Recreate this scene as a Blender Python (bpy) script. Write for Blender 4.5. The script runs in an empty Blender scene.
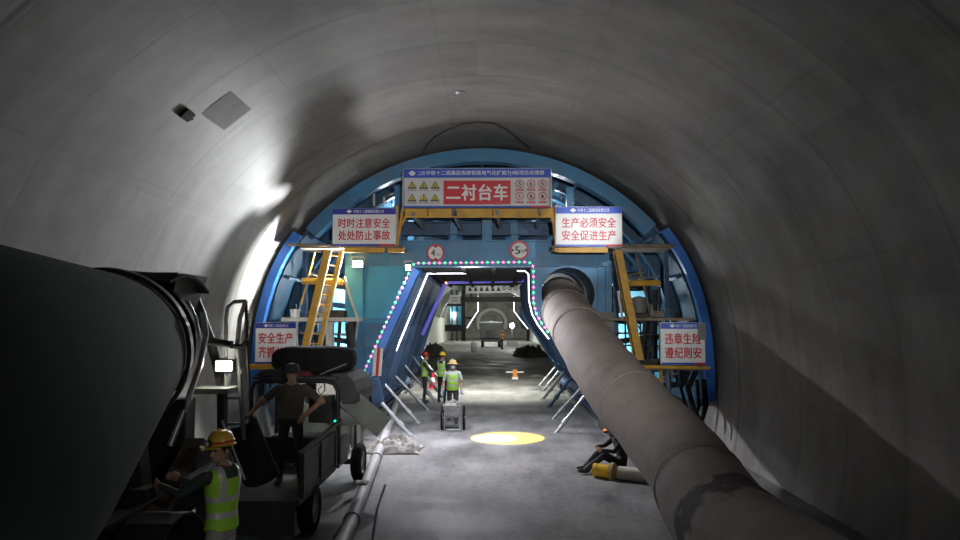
import bpy, bmesh, math, random
from mathutils import Vector, Matrix, Euler, noise
random.seed(7)
SC = bpy.context.scene
COL = SC.collection
PI = math.pi
F = 700.0
CAM = Vector((0, 0, 2.9))
RX = PI/2 + math.atan(50/F)
RZ = math.atan(10/F)
ROT = Euler((RX, 0, RZ)).to_matrix()
V = Vector
def at(px, py, Y):
    """world point that lies on the plane y=Y and shows at pixel (px, py)"""
    d = ROT @ V(((px-480)/F, (270-py)/F, -1))
    return CAM + d*(Y/d.y)
def ground(px, py, z=0.0):
    d = ROT @ V(((px-480)/F, (270-py)/F, -1))
    return CAM + d*((z-CAM.z)/d.z)

# ------------------------------------------------------------------ materials
def mat(name, color, rough=0.6, metal=0.0, var=0.12, scale=6.0, bump=0.0, emit=None, estr=0.0, dirt=None, dirt_amt=0.0, dirt_scale=2.0):
    m = bpy.data.materials.new(name); m.use_nodes = True
    nt = m.node_tree; N = nt.nodes; L = nt.links
    b = N['Principled BSDF']
    b.inputs['Roughness'].default_value = rough
    b.inputs['Metallic'].default_value = metal
    tc = N.new('ShaderNodeTexCoord')
    nz = N.new('ShaderNodeTexNoise'); nz.inputs['Scale'].default_value = scale; nz.inputs['Detail'].default_value = 5
    L.new(tc.outputs['Object'], nz.inputs['Vector'])
    cr = N.new('ShaderNodeValToRGB')
    c = color
    cr.color_ramp.elements[0].position = 0.3; cr.color_ramp.elements[1].position = 0.7
    cr.color_ramp.elements[0].color = (*[max(0, x*(1-var)) for x in c], 1)
    cr.color_ramp.elements[1].color = (*[min(1, x*(1+var)) for x in c], 1)
    L.new(nz.outputs['Fac'], cr.inputs['Fac'])
    out = cr.outputs['Color']
    if dirt:
        n2 = N.new('ShaderNodeTexNoise'); n2.inputs['Scale'].default_value = dirt_scale; n2.inputs['Detail'].default_value = 8; n2.inputs['Roughness'].default_value = 0.7
        L.new(tc.outputs['Object'], n2.inputs['Vector'])
        r2 = N.new('ShaderNodeValToRGB'); r2.color_ramp.elements[0].position = 0.5; r2.color_ramp.elements[1].position = 0.68
        L.new(n2.outputs['Fac'], r2.inputs['Fac'])
        ml = N.new('ShaderNodeMath'); ml.operation = 'MULTIPLY'; ml.inputs[1].default_value = dirt_amt
        L.new(r2.outputs['Color'], ml.inputs[0])
        mx = N.new('ShaderNodeMixRGB'); mx.inputs['Color2'].default_value = (*dirt, 1)
        L.new(ml.outputs[0], mx.inputs['Fac']); L.new(out, mx.inputs['Color1']); out = mx.outputs['Color']
    L.new(out, b.inputs['Base Color'])
    if bump:
        bp = N.new('ShaderNodeBump'); bp.inputs['Strength'].default_value = bump; bp.inputs['Distance'].default_value = 0.03
        n3 = N.new('ShaderNodeTexNoise'); n3.inputs['Scale'].default_value = scale*4; n3.inputs['Detail'].default_value = 6
        L.new(tc.outputs['Object'], n3.inputs['Vector'])
        L.new(n3.outputs['Fac'], bp.inputs['Height']); L.new(bp.outputs['Normal'], b.inputs['Normal'])
    if emit:
        b.inputs['Emission Color'].default_value = (*emit, 1); b.inputs['Emission Strength'].default_value = estr
    return m

CX, CZ = -0.2, 1.40          # tunnel axis
RL = 5.78                      # lining radius

def lining_material(seams=True):
    m = bpy.data.materials.new('lining_concrete'); m.use_nodes = True
    nt = m.node_tree; N = nt.nodes; L = nt.links; b = N['Principled BSDF']
    b.inputs['Roughness'].default_value = 0.6
    b.inputs['Specular IOR Level'].default_value = 0.3
    tc = N.new('ShaderNodeTexCoord'); sp = N.new('ShaderNodeSeparateXYZ'); L.new(tc.outputs['Object'], sp.inputs[0])
    def M(op, a, b_=None, c=None):
        n = N.new('ShaderNodeMath'); n.operation = op
        for i, v in enumerate((a, b_, c)):
            if v is None: continue
            if isinstance(v, (int, float)): n.inputs[i].default_value = v
            else: L.new(v, n.inputs[i])
        return n.outputs[0]
    def NZ(scale, detail=5, vec=None, rough=0.55):
        n = N.new('ShaderNodeTexNoise'); n.inputs['Scale'].default_value = scale; n.inputs['Detail'].default_value = detail; n.inputs['Roughness'].default_value = rough
        L.new(vec or tc.outputs['Object'], n.inputs['Vector']); return n.outputs['Fac']
    wob = M('MULTIPLY', M('SUBTRACT', NZ(0.8), 0.5), 0.06)
    yy = M('ADD', sp.outputs['Y'], wob)
    def seam(v, period, w, off=0.0):
        f = M('ABSOLUTE', M('SUBTRACT', M('FRACT', M('ADD', M('DIVIDE', v, period), 50.5+off)), 0.5))
        return M('MULTIPLY', M('SUBTRACT', w/period, f), period/w)        # >0 within the seam
    s1 = M('MAXIMUM', seam(yy, 1.5, 0.05), 0)
    ang = M('ARCTAN2', M('SUBTRACT', sp.outputs['X'], CX), M('SUBTRACT', sp.outputs['Z'], CZ))
    arc = M('MULTIPLY', ang, RL)
    s2 = M('MAXIMUM', seam(arc, 2.4, 0.035, 0.25), 0)
    sj = M('MAXIMUM', seam(yy, 9.0, 0.07, -14.9/9.0), 0)
    lines = M('MULTIPLY', M('ADD', M('MULTIPLY', s1, 0.5), M('MULTIPLY', s2, 0.35)), NZ(1.1, 3))
    lines = M('ADD', lines, M('MULTIPLY', sj, 0.6))
    # plates of slightly different tone: one value per formwork panel
    cell = N.new('ShaderNodeCombineXYZ')
    L.new(M('FLOOR', M('DIVIDE', yy, 1.5)), cell.inputs[0]); L.new(M('FLOOR', M('DIVIDE', arc, 2.4)), cell.inputs[1])
    wn = N.new('ShaderNodeTexWhiteNoise'); L.new(cell.outputs[0], wn.inputs['Vector'])
    # streaks that follow the curve of the ring
    mp = N.new('ShaderNodeMapping'); mp.inputs['Scale'].default_value = (0.25, 2.2, 0.25); L.new(tc.outputs['Object'], mp.inputs['Vector'])
    st = NZ(1.0, 6, mp.outputs['Vector'])
    blot = NZ(0.35, 7, None, 0.6)
    fine = NZ(3.0, 8, None, 0.65)
    val = M('ADD', M('ADD', M('MULTIPLY', blot, 0.5), M('MULTIPLY', st, 0.25)), M('MULTIPLY', fine, 0.2))
    val = M('ADD', val, M('MULTIPLY', wn.outputs['Value'], 0.07))
    cr = N.new('ShaderNodeValToRGB')
    cr.color_ramp.elements[0].position = 0.4; cr.color_ramp.elements[0].color = (0.16, 0.152, 0.14, 1)
    cr.color_ramp.elements[1].position = 0.66; cr.color_ramp.elements[1].color = (0.36, 0.345, 0.315, 1)
    L.new(val, cr.inputs['Fac'])
    mx = N.new('ShaderNodeMixRGB'); mx.inputs['Color2'].default_value = (0.06, 0.057, 0.05, 1)
    L.new(M('MINIMUM', lines, 0.75), mx.inputs['Fac']); L.new(cr.outputs['Color'], mx.inputs['Color1'])
    L.new(mx.outputs['Color'], b.inputs['Base Color'])
    bp = N.new('ShaderNodeBump'); bp.inputs['Strength'].default_value = 0.25; bp.inputs['Distance'].default_value = 0.03
    L.new(M('SUBTRACT', M('MULTIPLY', NZ(1.2, 4), 0.6), M('MULTIPLY', lines, 0.5)), bp.inputs['Height']); L.new(bp.outputs['Normal'], b.inputs['Normal'])
    return m

def floor_material():
    m = bpy.data.materials.new('wet_concrete_floor'); m.use_nodes = True
    nt = m.node_tree; N = nt.nodes; L = nt.links; b = N['Principled BSDF']
    tc = N.new('ShaderNodeTexCoord')
    def NZ(scale, detail=6, rough=0.6, sc=(1,1,1)):
        mp = N.new('ShaderNodeMapping'); mp.inputs['Scale'].default_value = sc; L.new(tc.outputs['Object'], mp.inputs['Vector'])
        n = N.new('ShaderNodeTexNoise'); n.inputs['Scale'].default_value = scale; n.inputs['Detail'].default_value = detail; n.inputs['Roughness'].default_value = rough
        L.new(mp.outputs['Vector'], n.inputs['Vector']); return n.outputs['Fac']
    a = NZ(0.55, 7); t = NZ(1.6, 6, 0.6, (1, 0.3, 1)); fi = NZ(9, 5)
    def M(op, x, y):
        n = N.new('ShaderNodeMath'); n.operation = op
        for i, v in enumerate((x, y)):
            if isinstance(v, (int, float)): n.inputs[i].default_value = v
            else: L.new(v, n.inputs[i])
        return n.outputs[0]
    v = M('ADD', M('ADD', M('MULTIPLY', a, .5), M('MULTIPLY', t, .3)), M('MULTIPLY', fi, .2))
    cr = N.new('ShaderNodeValToRGB')
    cr.color_ramp.elements[0].position = 0.4; cr.color_ramp.elements[0].color = (0.085, 0.085, 0.083, 1)
    cr.color_ramp.elements[1].position = 0.6; cr.color_ramp.elements[1].color = (0.29, 0.285, 0.275, 1)
    L.new(v, cr.inputs['Fac']); L.new(cr.outputs['Color'], b.inputs['Base Color'])
    rr = N.new('ShaderNodeMapRange'); rr.inputs['From Min'].default_value = .4; rr.inputs['From Max'].default_value = .65
    rr.inputs['To Min'].default_value = 0.55; rr.inputs['To Max'].default_value = 0.85; b.inputs['Specular IOR Level'].default_value = 0.3
    L.new(a, rr.inputs['Value']); L.new(rr.outputs[0], b.inputs['Roughness'])
    bp = N.new('ShaderNodeBump'); bp.inputs['Strength'].default_value = 0.3; bp.inputs['Distance'].default_value = 0.04
    L.new(v, bp.inputs['Height']); L.new(bp.outputs['Normal'], b.inputs['Normal'])
    return m

def duct_material():
    m = mat('duct_fabric', (0.42, 0.375, 0.335), 0.75, var=0.07, scale=1.5, bump=0.08, dirt=(0.2, 0.17, 0.145), dirt_amt=0.45, dirt_scale=1.3)
    nt = m.node_tree; N = nt.nodes; L = nt.links; b = N['Principled BSDF']
    old = b.inputs['Base Color'].links[0].from_socket
    tc = N.new('ShaderNodeTexCoord'); sp = N.new('ShaderNodeSeparateXYZ'); L.new(tc.outputs['Object'], sp.inputs[0])
    nz = N.new('ShaderNodeTexNoise'); nz.inputs['Scale'].default_value = 3.2; nz.inputs['Detail'].default_value = 7; L.new(tc.outputs['Object'], nz.inputs['Vector'])
    # a dark oily smear round the joint at y = 8.0
    def M(op, x, y):
        n = N.new('ShaderNodeMath'); n.operation = op
        for i, v in enumerate((x, y)):
            if isinstance(v, (int, float)): n.inputs[i].default_value = v
            else: L.new(v, n.inputs[i])
        return n.outputs[0]
    yy = M('ADD', sp.outputs['Y'], M('MULTIPLY', M('SUBTRACT', nz.outputs['Fac'], 0.5), 0.9))
    d = M('ABSOLUTE', M('SUBTRACT', yy, 8.45), 0)
    k = N.new('ShaderNodeMapRange'); k.inputs['From Min'].default_value = 0.16; k.inputs['From Max'].default_value = 0.26
    k.inputs['To Min'].default_value = 0.9; k.inputs['To Max'].default_value = 0.0
    L.new(d, k.inputs['Value'])
    mx = N.new('ShaderNodeMixRGB'); mx.inputs['Color2'].default_value = (0.07, 0.058, 0.05, 1)
    L.new(k.outputs[0], mx.inputs['Fac']); L.new(old, mx.inputs['Color1']); L.new(mx.outputs['Color'], b.inputs['Base Color'])
    return m

MT = dict(
    lining=lining_material(), floor=floor_material(), duct=duct_material(),
    rock=mat('sprayed_concrete', (0.3, 0.3, 0.27), 0.9, var=0.3, scale=1.2, bump=0.6),
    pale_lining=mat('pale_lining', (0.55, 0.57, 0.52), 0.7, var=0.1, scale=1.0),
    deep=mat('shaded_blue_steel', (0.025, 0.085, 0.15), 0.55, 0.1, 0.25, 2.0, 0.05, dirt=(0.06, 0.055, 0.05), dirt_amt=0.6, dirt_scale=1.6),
    blue=mat('blue_steel', (0.05, 0.2, 0.37), 0.45, 0.1, 0.2, 2.0, 0.05, dirt=(0.16, 0.15, 0.13), dirt_amt=0.45, dirt_scale=1.6),
    blue_bright=mat('bright_blue_steel', (0.03, 0.17, 0.6), 0.4, 0.1, 0.15, 2.0, dirt=(0.12, 0.13, 0.15), dirt_amt=0.3),
    teal=mat('teal_blue_steel', (0.04, 0.28, 0.48), 0.45, 0.1, 0.12, 1.5, 0.04, dirt=(0.1, 0.13, 0.14), dirt_amt=0.35, dirt_scale=1.2),
    cyan=mat('cyan_panel', (0.12, 0.5, 0.68), 0.5, 0.0, 0.15, 2.0, dirt=(0.4, 0.42, 0.42), dirt_amt=0.7, dirt_scale=1.8),
    dark_blue=mat('dark_blue_steel', (0.035, 0.085, 0.17), 0.5, 0.2, 0.25, 3.0, dirt=(0.05, 0.045, 0.04), dirt_amt=0.6),
    yellow=mat('yellow_paint', (0.62, 0.34, 0.03), 0.5, 0.0, 0.15, 4.0, 0.05, dirt=(0.2, 0.14, 0.06), dirt_amt=0.5, dirt_scale=3),
    yellow_pale=mat('pale_yellow_edge', (0.75, 0.68, 0.5), 0.5, 0.0, 0.1),
    board=mat('weathered_board', (0.22, 0.175, 0.12), 0.8, 0, 0.3, 5, 0.2),
    white_board=mat('pale_lit_board', (0.62, 0.62, 0.58), 0.7, 0, 0.2, 4),  # whitened to stand for lamplight on the left plank
    steel=mat('bare_steel', (0.34, 0.36, 0.38), 0.4, 0.6, 0.25, 5, 0.05, dirt=(0.14, 0.1, 0.07), dirt_amt=0.5),
    galv=mat('galvanised_tube', (0.5, 0.52, 0.55), 0.35, 0.6, 0.15, 5),
    dark_steel=mat('dark_steel', (0.03, 0.03, 0.032), 0.6, 0.3, 0.3, 5, 0.05, dirt=(0.1, 0.08, 0.06), dirt_amt=0.5),
    black=mat('black_rubber', (0.012, 0.012, 0.013), 0.85, 0, 0.3, 6, 0.1),
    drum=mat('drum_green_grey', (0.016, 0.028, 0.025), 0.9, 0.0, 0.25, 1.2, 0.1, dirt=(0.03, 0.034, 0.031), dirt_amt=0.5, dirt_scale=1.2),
    grey=mat('grey_machine_paint', (0.2, 0.21, 0.2), 0.6, 0.1, 0.2, 4, 0.05, dirt=(0.1, 0.09, 0.08), dirt_amt=0.5),
    truck=mat('dusty_truck_paint', (0.055, 0.058, 0.056), 0.65, 0.1, 0.25, 4, 0.05, dirt=(0.1, 0.09, 0.075), dirt_amt=0.5),
    pale_green=mat('pale_grey_green_sheet', (0.3, 0.33, 0.3), 0.6, 0.05, 0.12, 3, dirt=(0.16, 0.15, 0.13), dirt_amt=0.35),
    white=mat('white_plastic', (0.75, 0.75, 0.72), 0.5, 0, 0.06, 4),
    sign_white=mat('sign_white', (0.8, 0.81, 0.8), 0.4, 0, 0.04, 3),
    sign_white_cloth=mat('banner_white', (0.66, 0.67, 0.66), 0.35, 0, 0.06, 3, 0.0),
    sign_blue=mat('sign_blue', (0.02, 0.09, 0.55), 0.4, 0, 0.06, 3),
    sign_navy=mat('sign_navy', (0.025, 0.03, 0.36), 0.4, 0, 0.06, 3),
    sign_red=mat('sign_red', (0.6, 0.008, 0.03), 0.4, 0, 0.06, 3),
    sign_yellow=mat('sign_yellow', (0.7, 0.6, 0.05), 0.4, 0, 0.06, 3),
    sign_black=mat('sign_black', (0.02, 0.02, 0.02), 0.5, 0, 0.1, 3),
    tarp=mat('dusty_pale_sheet', (0.31, 0.3, 0.275), 0.85, 0, 0.25, 4, 0.2, dirt=(0.14, 0.12, 0.1), dirt_amt=0.6, dirt_scale=3),
    pvc=mat('cream_pipe', (0.6, 0.58, 0.5), 0.5, 0, 0.1, 4, dirt=(0.3, 0.26, 0.2), dirt_amt=0.4),
    pvc_yellow=mat('yellow_pipe', (0.75, 0.46, 0.02), 0.45, 0, 0.1, 4),
    floor_pipe=mat('grey_floor_pipe', (0.42, 0.42, 0.42), 0.55, 0.1, 0.15, 4, dirt=(0.14, 0.12, 0.1), dirt_amt=0.5),
    gravel=mat('gravel', (0.24, 0.23, 0.21), 0.9, 0, 0.3, 20, 0.3),
    skin=mat('skin', (0.42, 0.24, 0.17), 0.55, 0, 0.08, 8),
    hair=mat('hair', (0.012, 0.01, 0.009), 0.6, 0, 0.2, 20),
    eye=mat('eye', (0.02, 0.015, 0.012), 0.2, 0, 0.05),
    vest=mat('hi_vis_green', (0.4, 0.78, 0.06), 0.6, 0, 0.08, 8),
    reflect=mat('reflective_tape', (0.62, 0.64, 0.64), 0.35, 0.2, 0.06, 8),
    shirt_white=mat('white_shirt', (0.66, 0.66, 0.68), 0.8, 0, 0.08, 8, 0.1),
    shirt_green=mat('dark_green_shirt', (0.045, 0.065, 0.055), 0.8, 0, 0.15, 8, 0.1),
    shirt_dark=mat('dark_shirt', (0.03, 0.03, 0.033), 0.85, 0, 0.15, 8, 0.1),
    shirt_khaki=mat('dull_khaki_shirt', (0.085, 0.075, 0.06), 0.85, 0, 0.15, 8, 0.1),
    pants_dark=mat('dark_trousers', (0.025, 0.026, 0.032), 0.85, 0, 0.2, 8, 0.1),
    pants_pale=mat('pale_grey_trousers', (0.42, 0.4, 0.4), 0.85, 0, 0.12, 8, 0.1),
    glove=mat('blue_glove', (0.08, 0.25, 0.7), 0.7, 0, 0.1),
    boot=mat('work_boot', (0.04, 0.04, 0.042), 0.7, 0, 0.2, 8, 0.1),
    helmet_yellow=mat('yellow_helmet', (0.8, 0.5, 0.04), 0.35, 0, 0.06, 5, dirt=(0.35, 0.22, 0.08), dirt_amt=0.4, dirt_scale=5),
    helmet_red=mat('red_helmet', (0.5, 0.03, 0.02), 0.35, 0, 0.06, 5),
    mask=mat('pale_mask', (0.6, 0.7, 0.76), 0.8, 0, 0.04, 8),
    orange=mat('orange_cloth', (0.75, 0.26, 0.04), 0.7, 0, 0.1),
    straw=mat('straw_hat', (0.68, 0.5, 0.2), 0.7, 0, 0.1),
    lamp=mat('lamp_glow', (1, 1, 1), 0.4, emit=(0.92, 0.97, 1.0), estr=14),
    lamp_soft=mat('tube_glow', (1, 1, 1), 0.4, emit=(0.93, 0.96, 1.0), estr=5),
    lamp_warm=mat('work_lamp_glow', (1, 1, 1), 0.4, emit=(1, 0.95, 0.82), estr=7),
    rope_white=mat('white_rope_light', (1, 1, 1), 0.4, emit=(0.95, 0.93, 1.0), estr=2.2),
    rope_blue=mat('violet_rope_light', (0.3, 0.3, 1), 0.4, emit=(0.08, 0.07, 0.6), estr=0.4),
    led_green=mat('green_led', (0.2, 1, 0.6), 0.4, emit=(0.0, 0.62, 0.25), estr=1.25),
    led_pink=mat('pink_led', (1, 0.4, 0.8), 0.4, emit=(0.85, 0.07, 0.46), estr=1.25),
    led_core=mat('led_core', (1, 1, 1), 0.4, emit=(1, 0.95, 1), estr=1.6),
)

MT['drum'].node_tree.nodes['Principled BSDF'].inputs['Specular IOR Level'].default_value = 0.1
MT['black'].node_tree.nodes['Principled BSDF'].inputs['Specular IOR Level'].default_value = 0.2
# ------------------------------------------------------------------ mesh builder
def RK(deg):
    """the lining's sides stand steeper than a circle: radius factor at an angle"""
    t = max(0.0, min(1.0, (abs(deg-90)-48)/45.0)); return 1-0.06*t*t*(3-2*t)
def world_loc(o):
    v = V((0, 0, 0))
    while o is not None:
        v = v + o.location; o = o.parent
    return v

class MB:
    def __init__(s): s.bm = bmesh.new(); s.mi = 0
    def _new(s, verts, faces, smooth=False):
        vs = [s.bm.verts.new(v) for v in verts]; fs = []
        for f in faces:
            try:
                fc = s.bm.faces.new([vs[i] for i in f]); fc.material_index = s.mi; fs.append(fc)
            except ValueError: pass
        return fs
    def box(s, c, size, rot=None):
        c = V(c); hx, hy, hz = size[0]/2, size[1]/2, size[2]/2
        vs = [V((x*hx, y*hy, z*hz)) for x in (-1, 1) for y in (-1, 1) for z in (-1, 1)]
        if rot is not None: vs = [rot @ v for v in vs]
        s._new([c+v for v in vs], [(0,1,3,2), (4,6,7,5), (0,4,5,1), (2,3,7,6), (0,2,6,4), (1,5,7,3)]); return s
    def frame(s, p0, p1, up=V((0, 0, 1))):
        d = (V(p1)-V(p0)).normalized()
        if abs(d.dot(up)) > 0.98: up = V((0, 1, 0)) if abs(d.y) < 0.9 else V((1, 0, 0))
        x = d.cross(up).normalized(); z = x.cross(d).normalized()
        return x, d, z
    def bar(s, p0, p1, w, h, up=V((0, 0, 1))):
        p0, p1 = V(p0), V(p1); x, d, z = s.frame(p0, p1, up)
        R = Matrix((x, d, z)).transposed()
        return s.box((p0+p1)/2, (w, (p1-p0).length, h), R)
    def ibeam(s, p0, p1, w, h, t=0.03, up=V((0, 0, 1))):
        p0, p1 = V(p0), V(p1); x, d, z = s.frame(p0, p1, up)
        s.bar(p0, p1, t, h-2*t, up)
        for k in (-1, 1): s.bar(p0+z*k*(h/2-t/2), p1+z*k*(h/2-t/2), w, t, up)
        return s
    def tube(s, pts, r, n=10, closed=False):
        pts = [V(p) for p in pts]; m = len(pts)
        rs = r if isinstance(r, (list, tuple)) else [r]*m
        up = V((0, 0, 1)); rings = []
        d0 = (pts[1]-pts[0]).normalized()
        if abs(d0.dot(up)) > 0.95: up = V((1, 0, 0))
        x = d0.cross(up).normalized()
        for i, p in enumerate(pts):
            a = pts[max(i-1, 0)] if not closed else pts[(i-1) % m]
            b = pts[min(i+1, m-1)] if not closed else pts[(i+1) % m]
            d = (b-a).normalized()
            x = (x - d*x.dot(d))
            x = x.normalized() if x.length > 1e-6 else d.orthogonal().normalized()
            z = d.cross(x)
            rings.append([p + (x*math.cos(2*PI*k/n) + z*math.sin(2*PI*k/n))*rs[i] for k in range(n)])
        verts = [v for rg in rings for v in rg]; faces = []
        for i in range(m if closed else m-1):
            j = (i+1) % m
            for k in range(n):
                faces.append((i*n+k, i*n+(k+1) % n, j*n+(k+1) % n, j*n+k))
        if not closed:
            faces.append(tuple(range(n-1, -1, -1))); faces.append(tuple((m-1)*n+k for k in range(n)))
        s._new(verts, faces); return s
    def cyl(s, p0, p1, r, n=16): return s.tube([p0, p1], r, n)
    def lathe(s, prof, origin, axis=V((0, 0, 1)), n=24, cap=True):
        """prof: list of (radius, distance along the axis)"""
        o = V(origin); a = V(axis).normalized(); x = a.orthogonal().normalized(); y = a.cross(x)
        verts = []; faces = []
        for (r, t) in prof:
            for k in range(n):
                q = 2*PI*k/n; verts.append(o + a*t + (x*math.cos(q)+y*math.sin(q))*max(r, 1e-4))
        m = len(prof)
        for i in range(m-1):
            for k in range(n): faces.append((i*n+k, i*n+(k+1) % n, (i+1)*n+(k+1) % n, (i+1)*n+k))
        if cap:
            faces.append(tuple(range(n-1, -1, -1))); faces.append(tuple((m-1)*n+k for k in range(n)))
        s._new(verts, faces); return s
    def ball(s, c, r, n=12, sc=(1, 1, 1), rot=None):
        c = V(c); m = max(5, n//2+1); verts = []; faces = []
        for i in range(m):
            t = PI*(i)/(m-1)
            for k in range(n):
                q = 2*PI*k/n
                v = V((max(math.sin(t), 1e-3)*math.cos(q)*sc[0], max(math.sin(t), 1e-3)*math.sin(q)*sc[1], math.cos(t)*sc[2]))*r
                if rot is not None: v = rot @ v
                verts.append(c+v)
        for i in range(m-1):
            for k in range(n): faces.append((i*n+k, (i+1)*n+k, (i+1)*n+(k+1) % n, i*n+(k+1) % n))
        faces.append(tuple(range(n))); faces.append(tuple((m-1)*n+k for k in range(n-1, -1, -1)))
        s._new(verts, faces); return s
    def prism(s, poly, off):
        poly = [V(p) for p in poly]; off = V(off); n = len(poly)
        verts = poly + [p+off for p in poly]
        faces = [tuple(range(n)), tuple(range(2*n-1, n-1, -1))]
        for i in range(n): faces.append((i, i+n, (i+1) % n+n, (i+1) % n))
        s._new(verts, faces); return s
    def arc(s, r0, r1, a0, a1, y0, y1, n=48, cx=None, cz=None):
        cx = CX if cx is None else cx; cz = CZ if cz is None else cz
        verts = []; faces = []
        for i in range(n+1):
            a = math.radians(a0+(a1-a0)*i/n); c, sn = math.cos(a), math.sin(a)
            kr = RK(math.degrees(a))
            for (r, y) in ((r0*kr, y0), (r1*kr, y0), (r1*kr, y1), (r0*kr, y1)): verts.append(V((cx+r*c, y, cz+r*sn)))
        for i in range(n):
            for k in range(4):
                faces.append((i*4+k, i*4+(k+1) % 4, (i+1)*4+(k+1) % 4, (i+1)*4+k))
        faces.append((3, 2, 1, 0)); faces.append((n*4, n*4+1, n*4+2, n*4+3))
        s._new(verts, faces); return s
    def holed(s, poly, c, r, off, n=64):
        """plate whose outline is the star-shaped poly, pierced by a circle (all in a plane of constant y)"""
        c = V(c); off = V(off); poly = [V(p) for p in poly]; m = len(poly); outer = []; inner = []
        angs = sorted(set([2*PI*k/n for k in range(n)] + [math.atan2(p.z-c.z, p.x-c.x) % (2*PI) for p in poly]))
        for a in angs:
            dx, dz = math.cos(a), math.sin(a); best = None
            for i in range(m):
                p, q = poly[i], poly[(i+1) % m]; ex, ez = q.x-p.x, q.z-p.z
                den = dx*ez-dz*ex
                if abs(den) < 1e-9: continue
                t = ((p.x-c.x)*ez-(p.z-c.z)*ex)/den; u = ((p.x-c.x)*dz-(p.z-c.z)*dx)/den
                if t > 0 and -1e-6 <= u <= 1+1e-6 and (best is None or t < best): best = t
            outer.append(V((c.x+dx*best, c.y, c.z+dz*best))); inner.append(V((c.x+dx*r, c.y, c.z+dz*r)))
        k = len(angs); verts = outer+inner+[v+off for v in outer]+[v+off for v in inner]; faces = []
        for i in range(k):
            j = (i+1) % k
            faces += [(i, j, k+j, k+i), (2*k+j, 2*k+i, 3*k+i, 3*k+j), (j, i, 2*k+i, 2*k+j), (k+i, k+j, 3*k+j, 3*k+i)]
        s._new(verts, faces); return s
    def build(s, name, m, parent=None, smooth=None, bevel=0.0, local=False):
        bm = s.bm
        if parent is not None and not local:
            w = world_loc(parent); bmesh.ops.translate(bm, verts=bm.verts, vec=-w)
        bmesh.ops.recalc_face_normals(bm, faces=bm.faces)
        me = bpy.data.meshes.new(name); bm.to_mesh(me); bm.free()
        for x in (m if isinstance(m, (list, tuple)) else [m]): me.materials.append(MT[x] if isinstance(x, str) else x)
        o = bpy.data.objects.new(name, me); COL.objects.link(o)
        if smooth:
            for p in me.polygons: p.use_smooth = True
            me.set_sharp_from_angle(angle=math.radians(smooth))
        if bevel:
            b = o.modifiers.new('bevel', 'BEVEL'); b.width = bevel; b.segments = 2; b.limit_method = 'ANGLE'
        if parent is not None: o.parent = parent
        return o

def tag(o, label=None, cat=None, group=None, kind=None):
    if label: o['label'] = label
    if cat: o['category'] = cat
    if group: o['group'] = group
    if kind: o['kind'] = kind
    return o
def thing(name, label, cat, loc=(0, 0, 0), group=None):
    o = bpy.data.objects.new(name, None); COL.objects.link(o); o.location = loc; o.empty_display_size = 0.2
    return tag(o, label, cat, group)
def rebase(o, p):
    """put a one-mesh thing's origin at p without moving its shape"""
    p = V(p); o.data.transform(Matrix.Translation(-p)); o.location = p; return o
def copy_tree(o, parent=None):
    c = o.copy(); COL.objects.link(c)
    if parent is not None: c.parent = parent
    for ch in [x for x in o.children]: copy_tree(ch, c)
    return c
def light(name, kind, loc, power, color=(1, 1, 1), size=0.1, target=None, spot=None, blend=0.3):
    d = bpy.data.lights.new(name, kind); d.energy = power; d.color = color
    if kind == 'AREA': d.size = size
    else: d.shadow_soft_size = size
    if kind == 'SPOT': d.spot_size = math.radians(spot); d.spot_blend = blend
    o = bpy.data.objects.new(name, d); COL.objects.link(o); o.location = loc
    if target is not None: o.rotation_euler = (V(target)-V(loc)).to_track_quat('-Z', 'Y').to_euler()
    return o
def lettering(text, width, height, m, parent, loc, bold=0.0, name='lettering', depth=0.004, rot=0.0):
    """flat raised characters facing -Y, fitted to width x height, centred on loc (parent's space)"""
    cu = bpy.data.curves.new('type', 'FONT'); cu.body = text; cu.size = 1.0; cu.resolution_u = 3
    cu.offset = 0; cu.extrude = 0.02; cu.space_character = 1.05
    t = bpy.data.objects.new('type', cu); COL.objects.link(t)
    dg = bpy.context.evaluated_depsgraph_get(); dg.update()
    me = bpy.data.meshes.new_from_object(t.evaluated_get(dg)); me.name = name
    bpy.data.objects.remove(t); bpy.data.curves.remove(cu)
    xs = [v.co.x for v in me.vertices]; ys = [v.co.y for v in me.vertices]; zs = [v.co.z for v in me.vertices]
    sx = width/max(1e-6, max(xs)-min(xs)); sy = height/max(1e-6, max(ys)-min(ys)); zt = max(zs)
    mx, my = (max(xs)+min(xs))/2, (max(ys)+min(ys))/2
    for v in me.vertices:
        v.co = V(((v.co.x-mx)*sx, -depth if v.co.z > 0 else 0.0, (v.co.y-my)*sy))
    if bold:                                     # heavier strokes: the glyphs laid over themselves, slightly shifted
        src = bmesh.new(); src.from_mesh(me); out = bmesh.new(); e = bold*height*0.9
        for k_, (dx, dz) in enumerate(((-e, 0), (e, 0), (0, e*0.7), (0, -e*0.7))):
            bmesh.ops.translate(src, verts=src.verts, vec=(dx, -0.0012*k_, dz)); src.to_mesh(me); out.from_mesh(me); bmesh.ops.translate(src, verts=src.verts, vec=(-dx, 0.0012*k_, -dz))
        out.to_mesh(me); out.free(); src.free()
    me.materials.clear(); me.materials.append(MT[m])
    o = bpy.data.objects.new(name, me); COL.objects.link(o); o.parent = parent; o.location = loc
    return o
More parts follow.
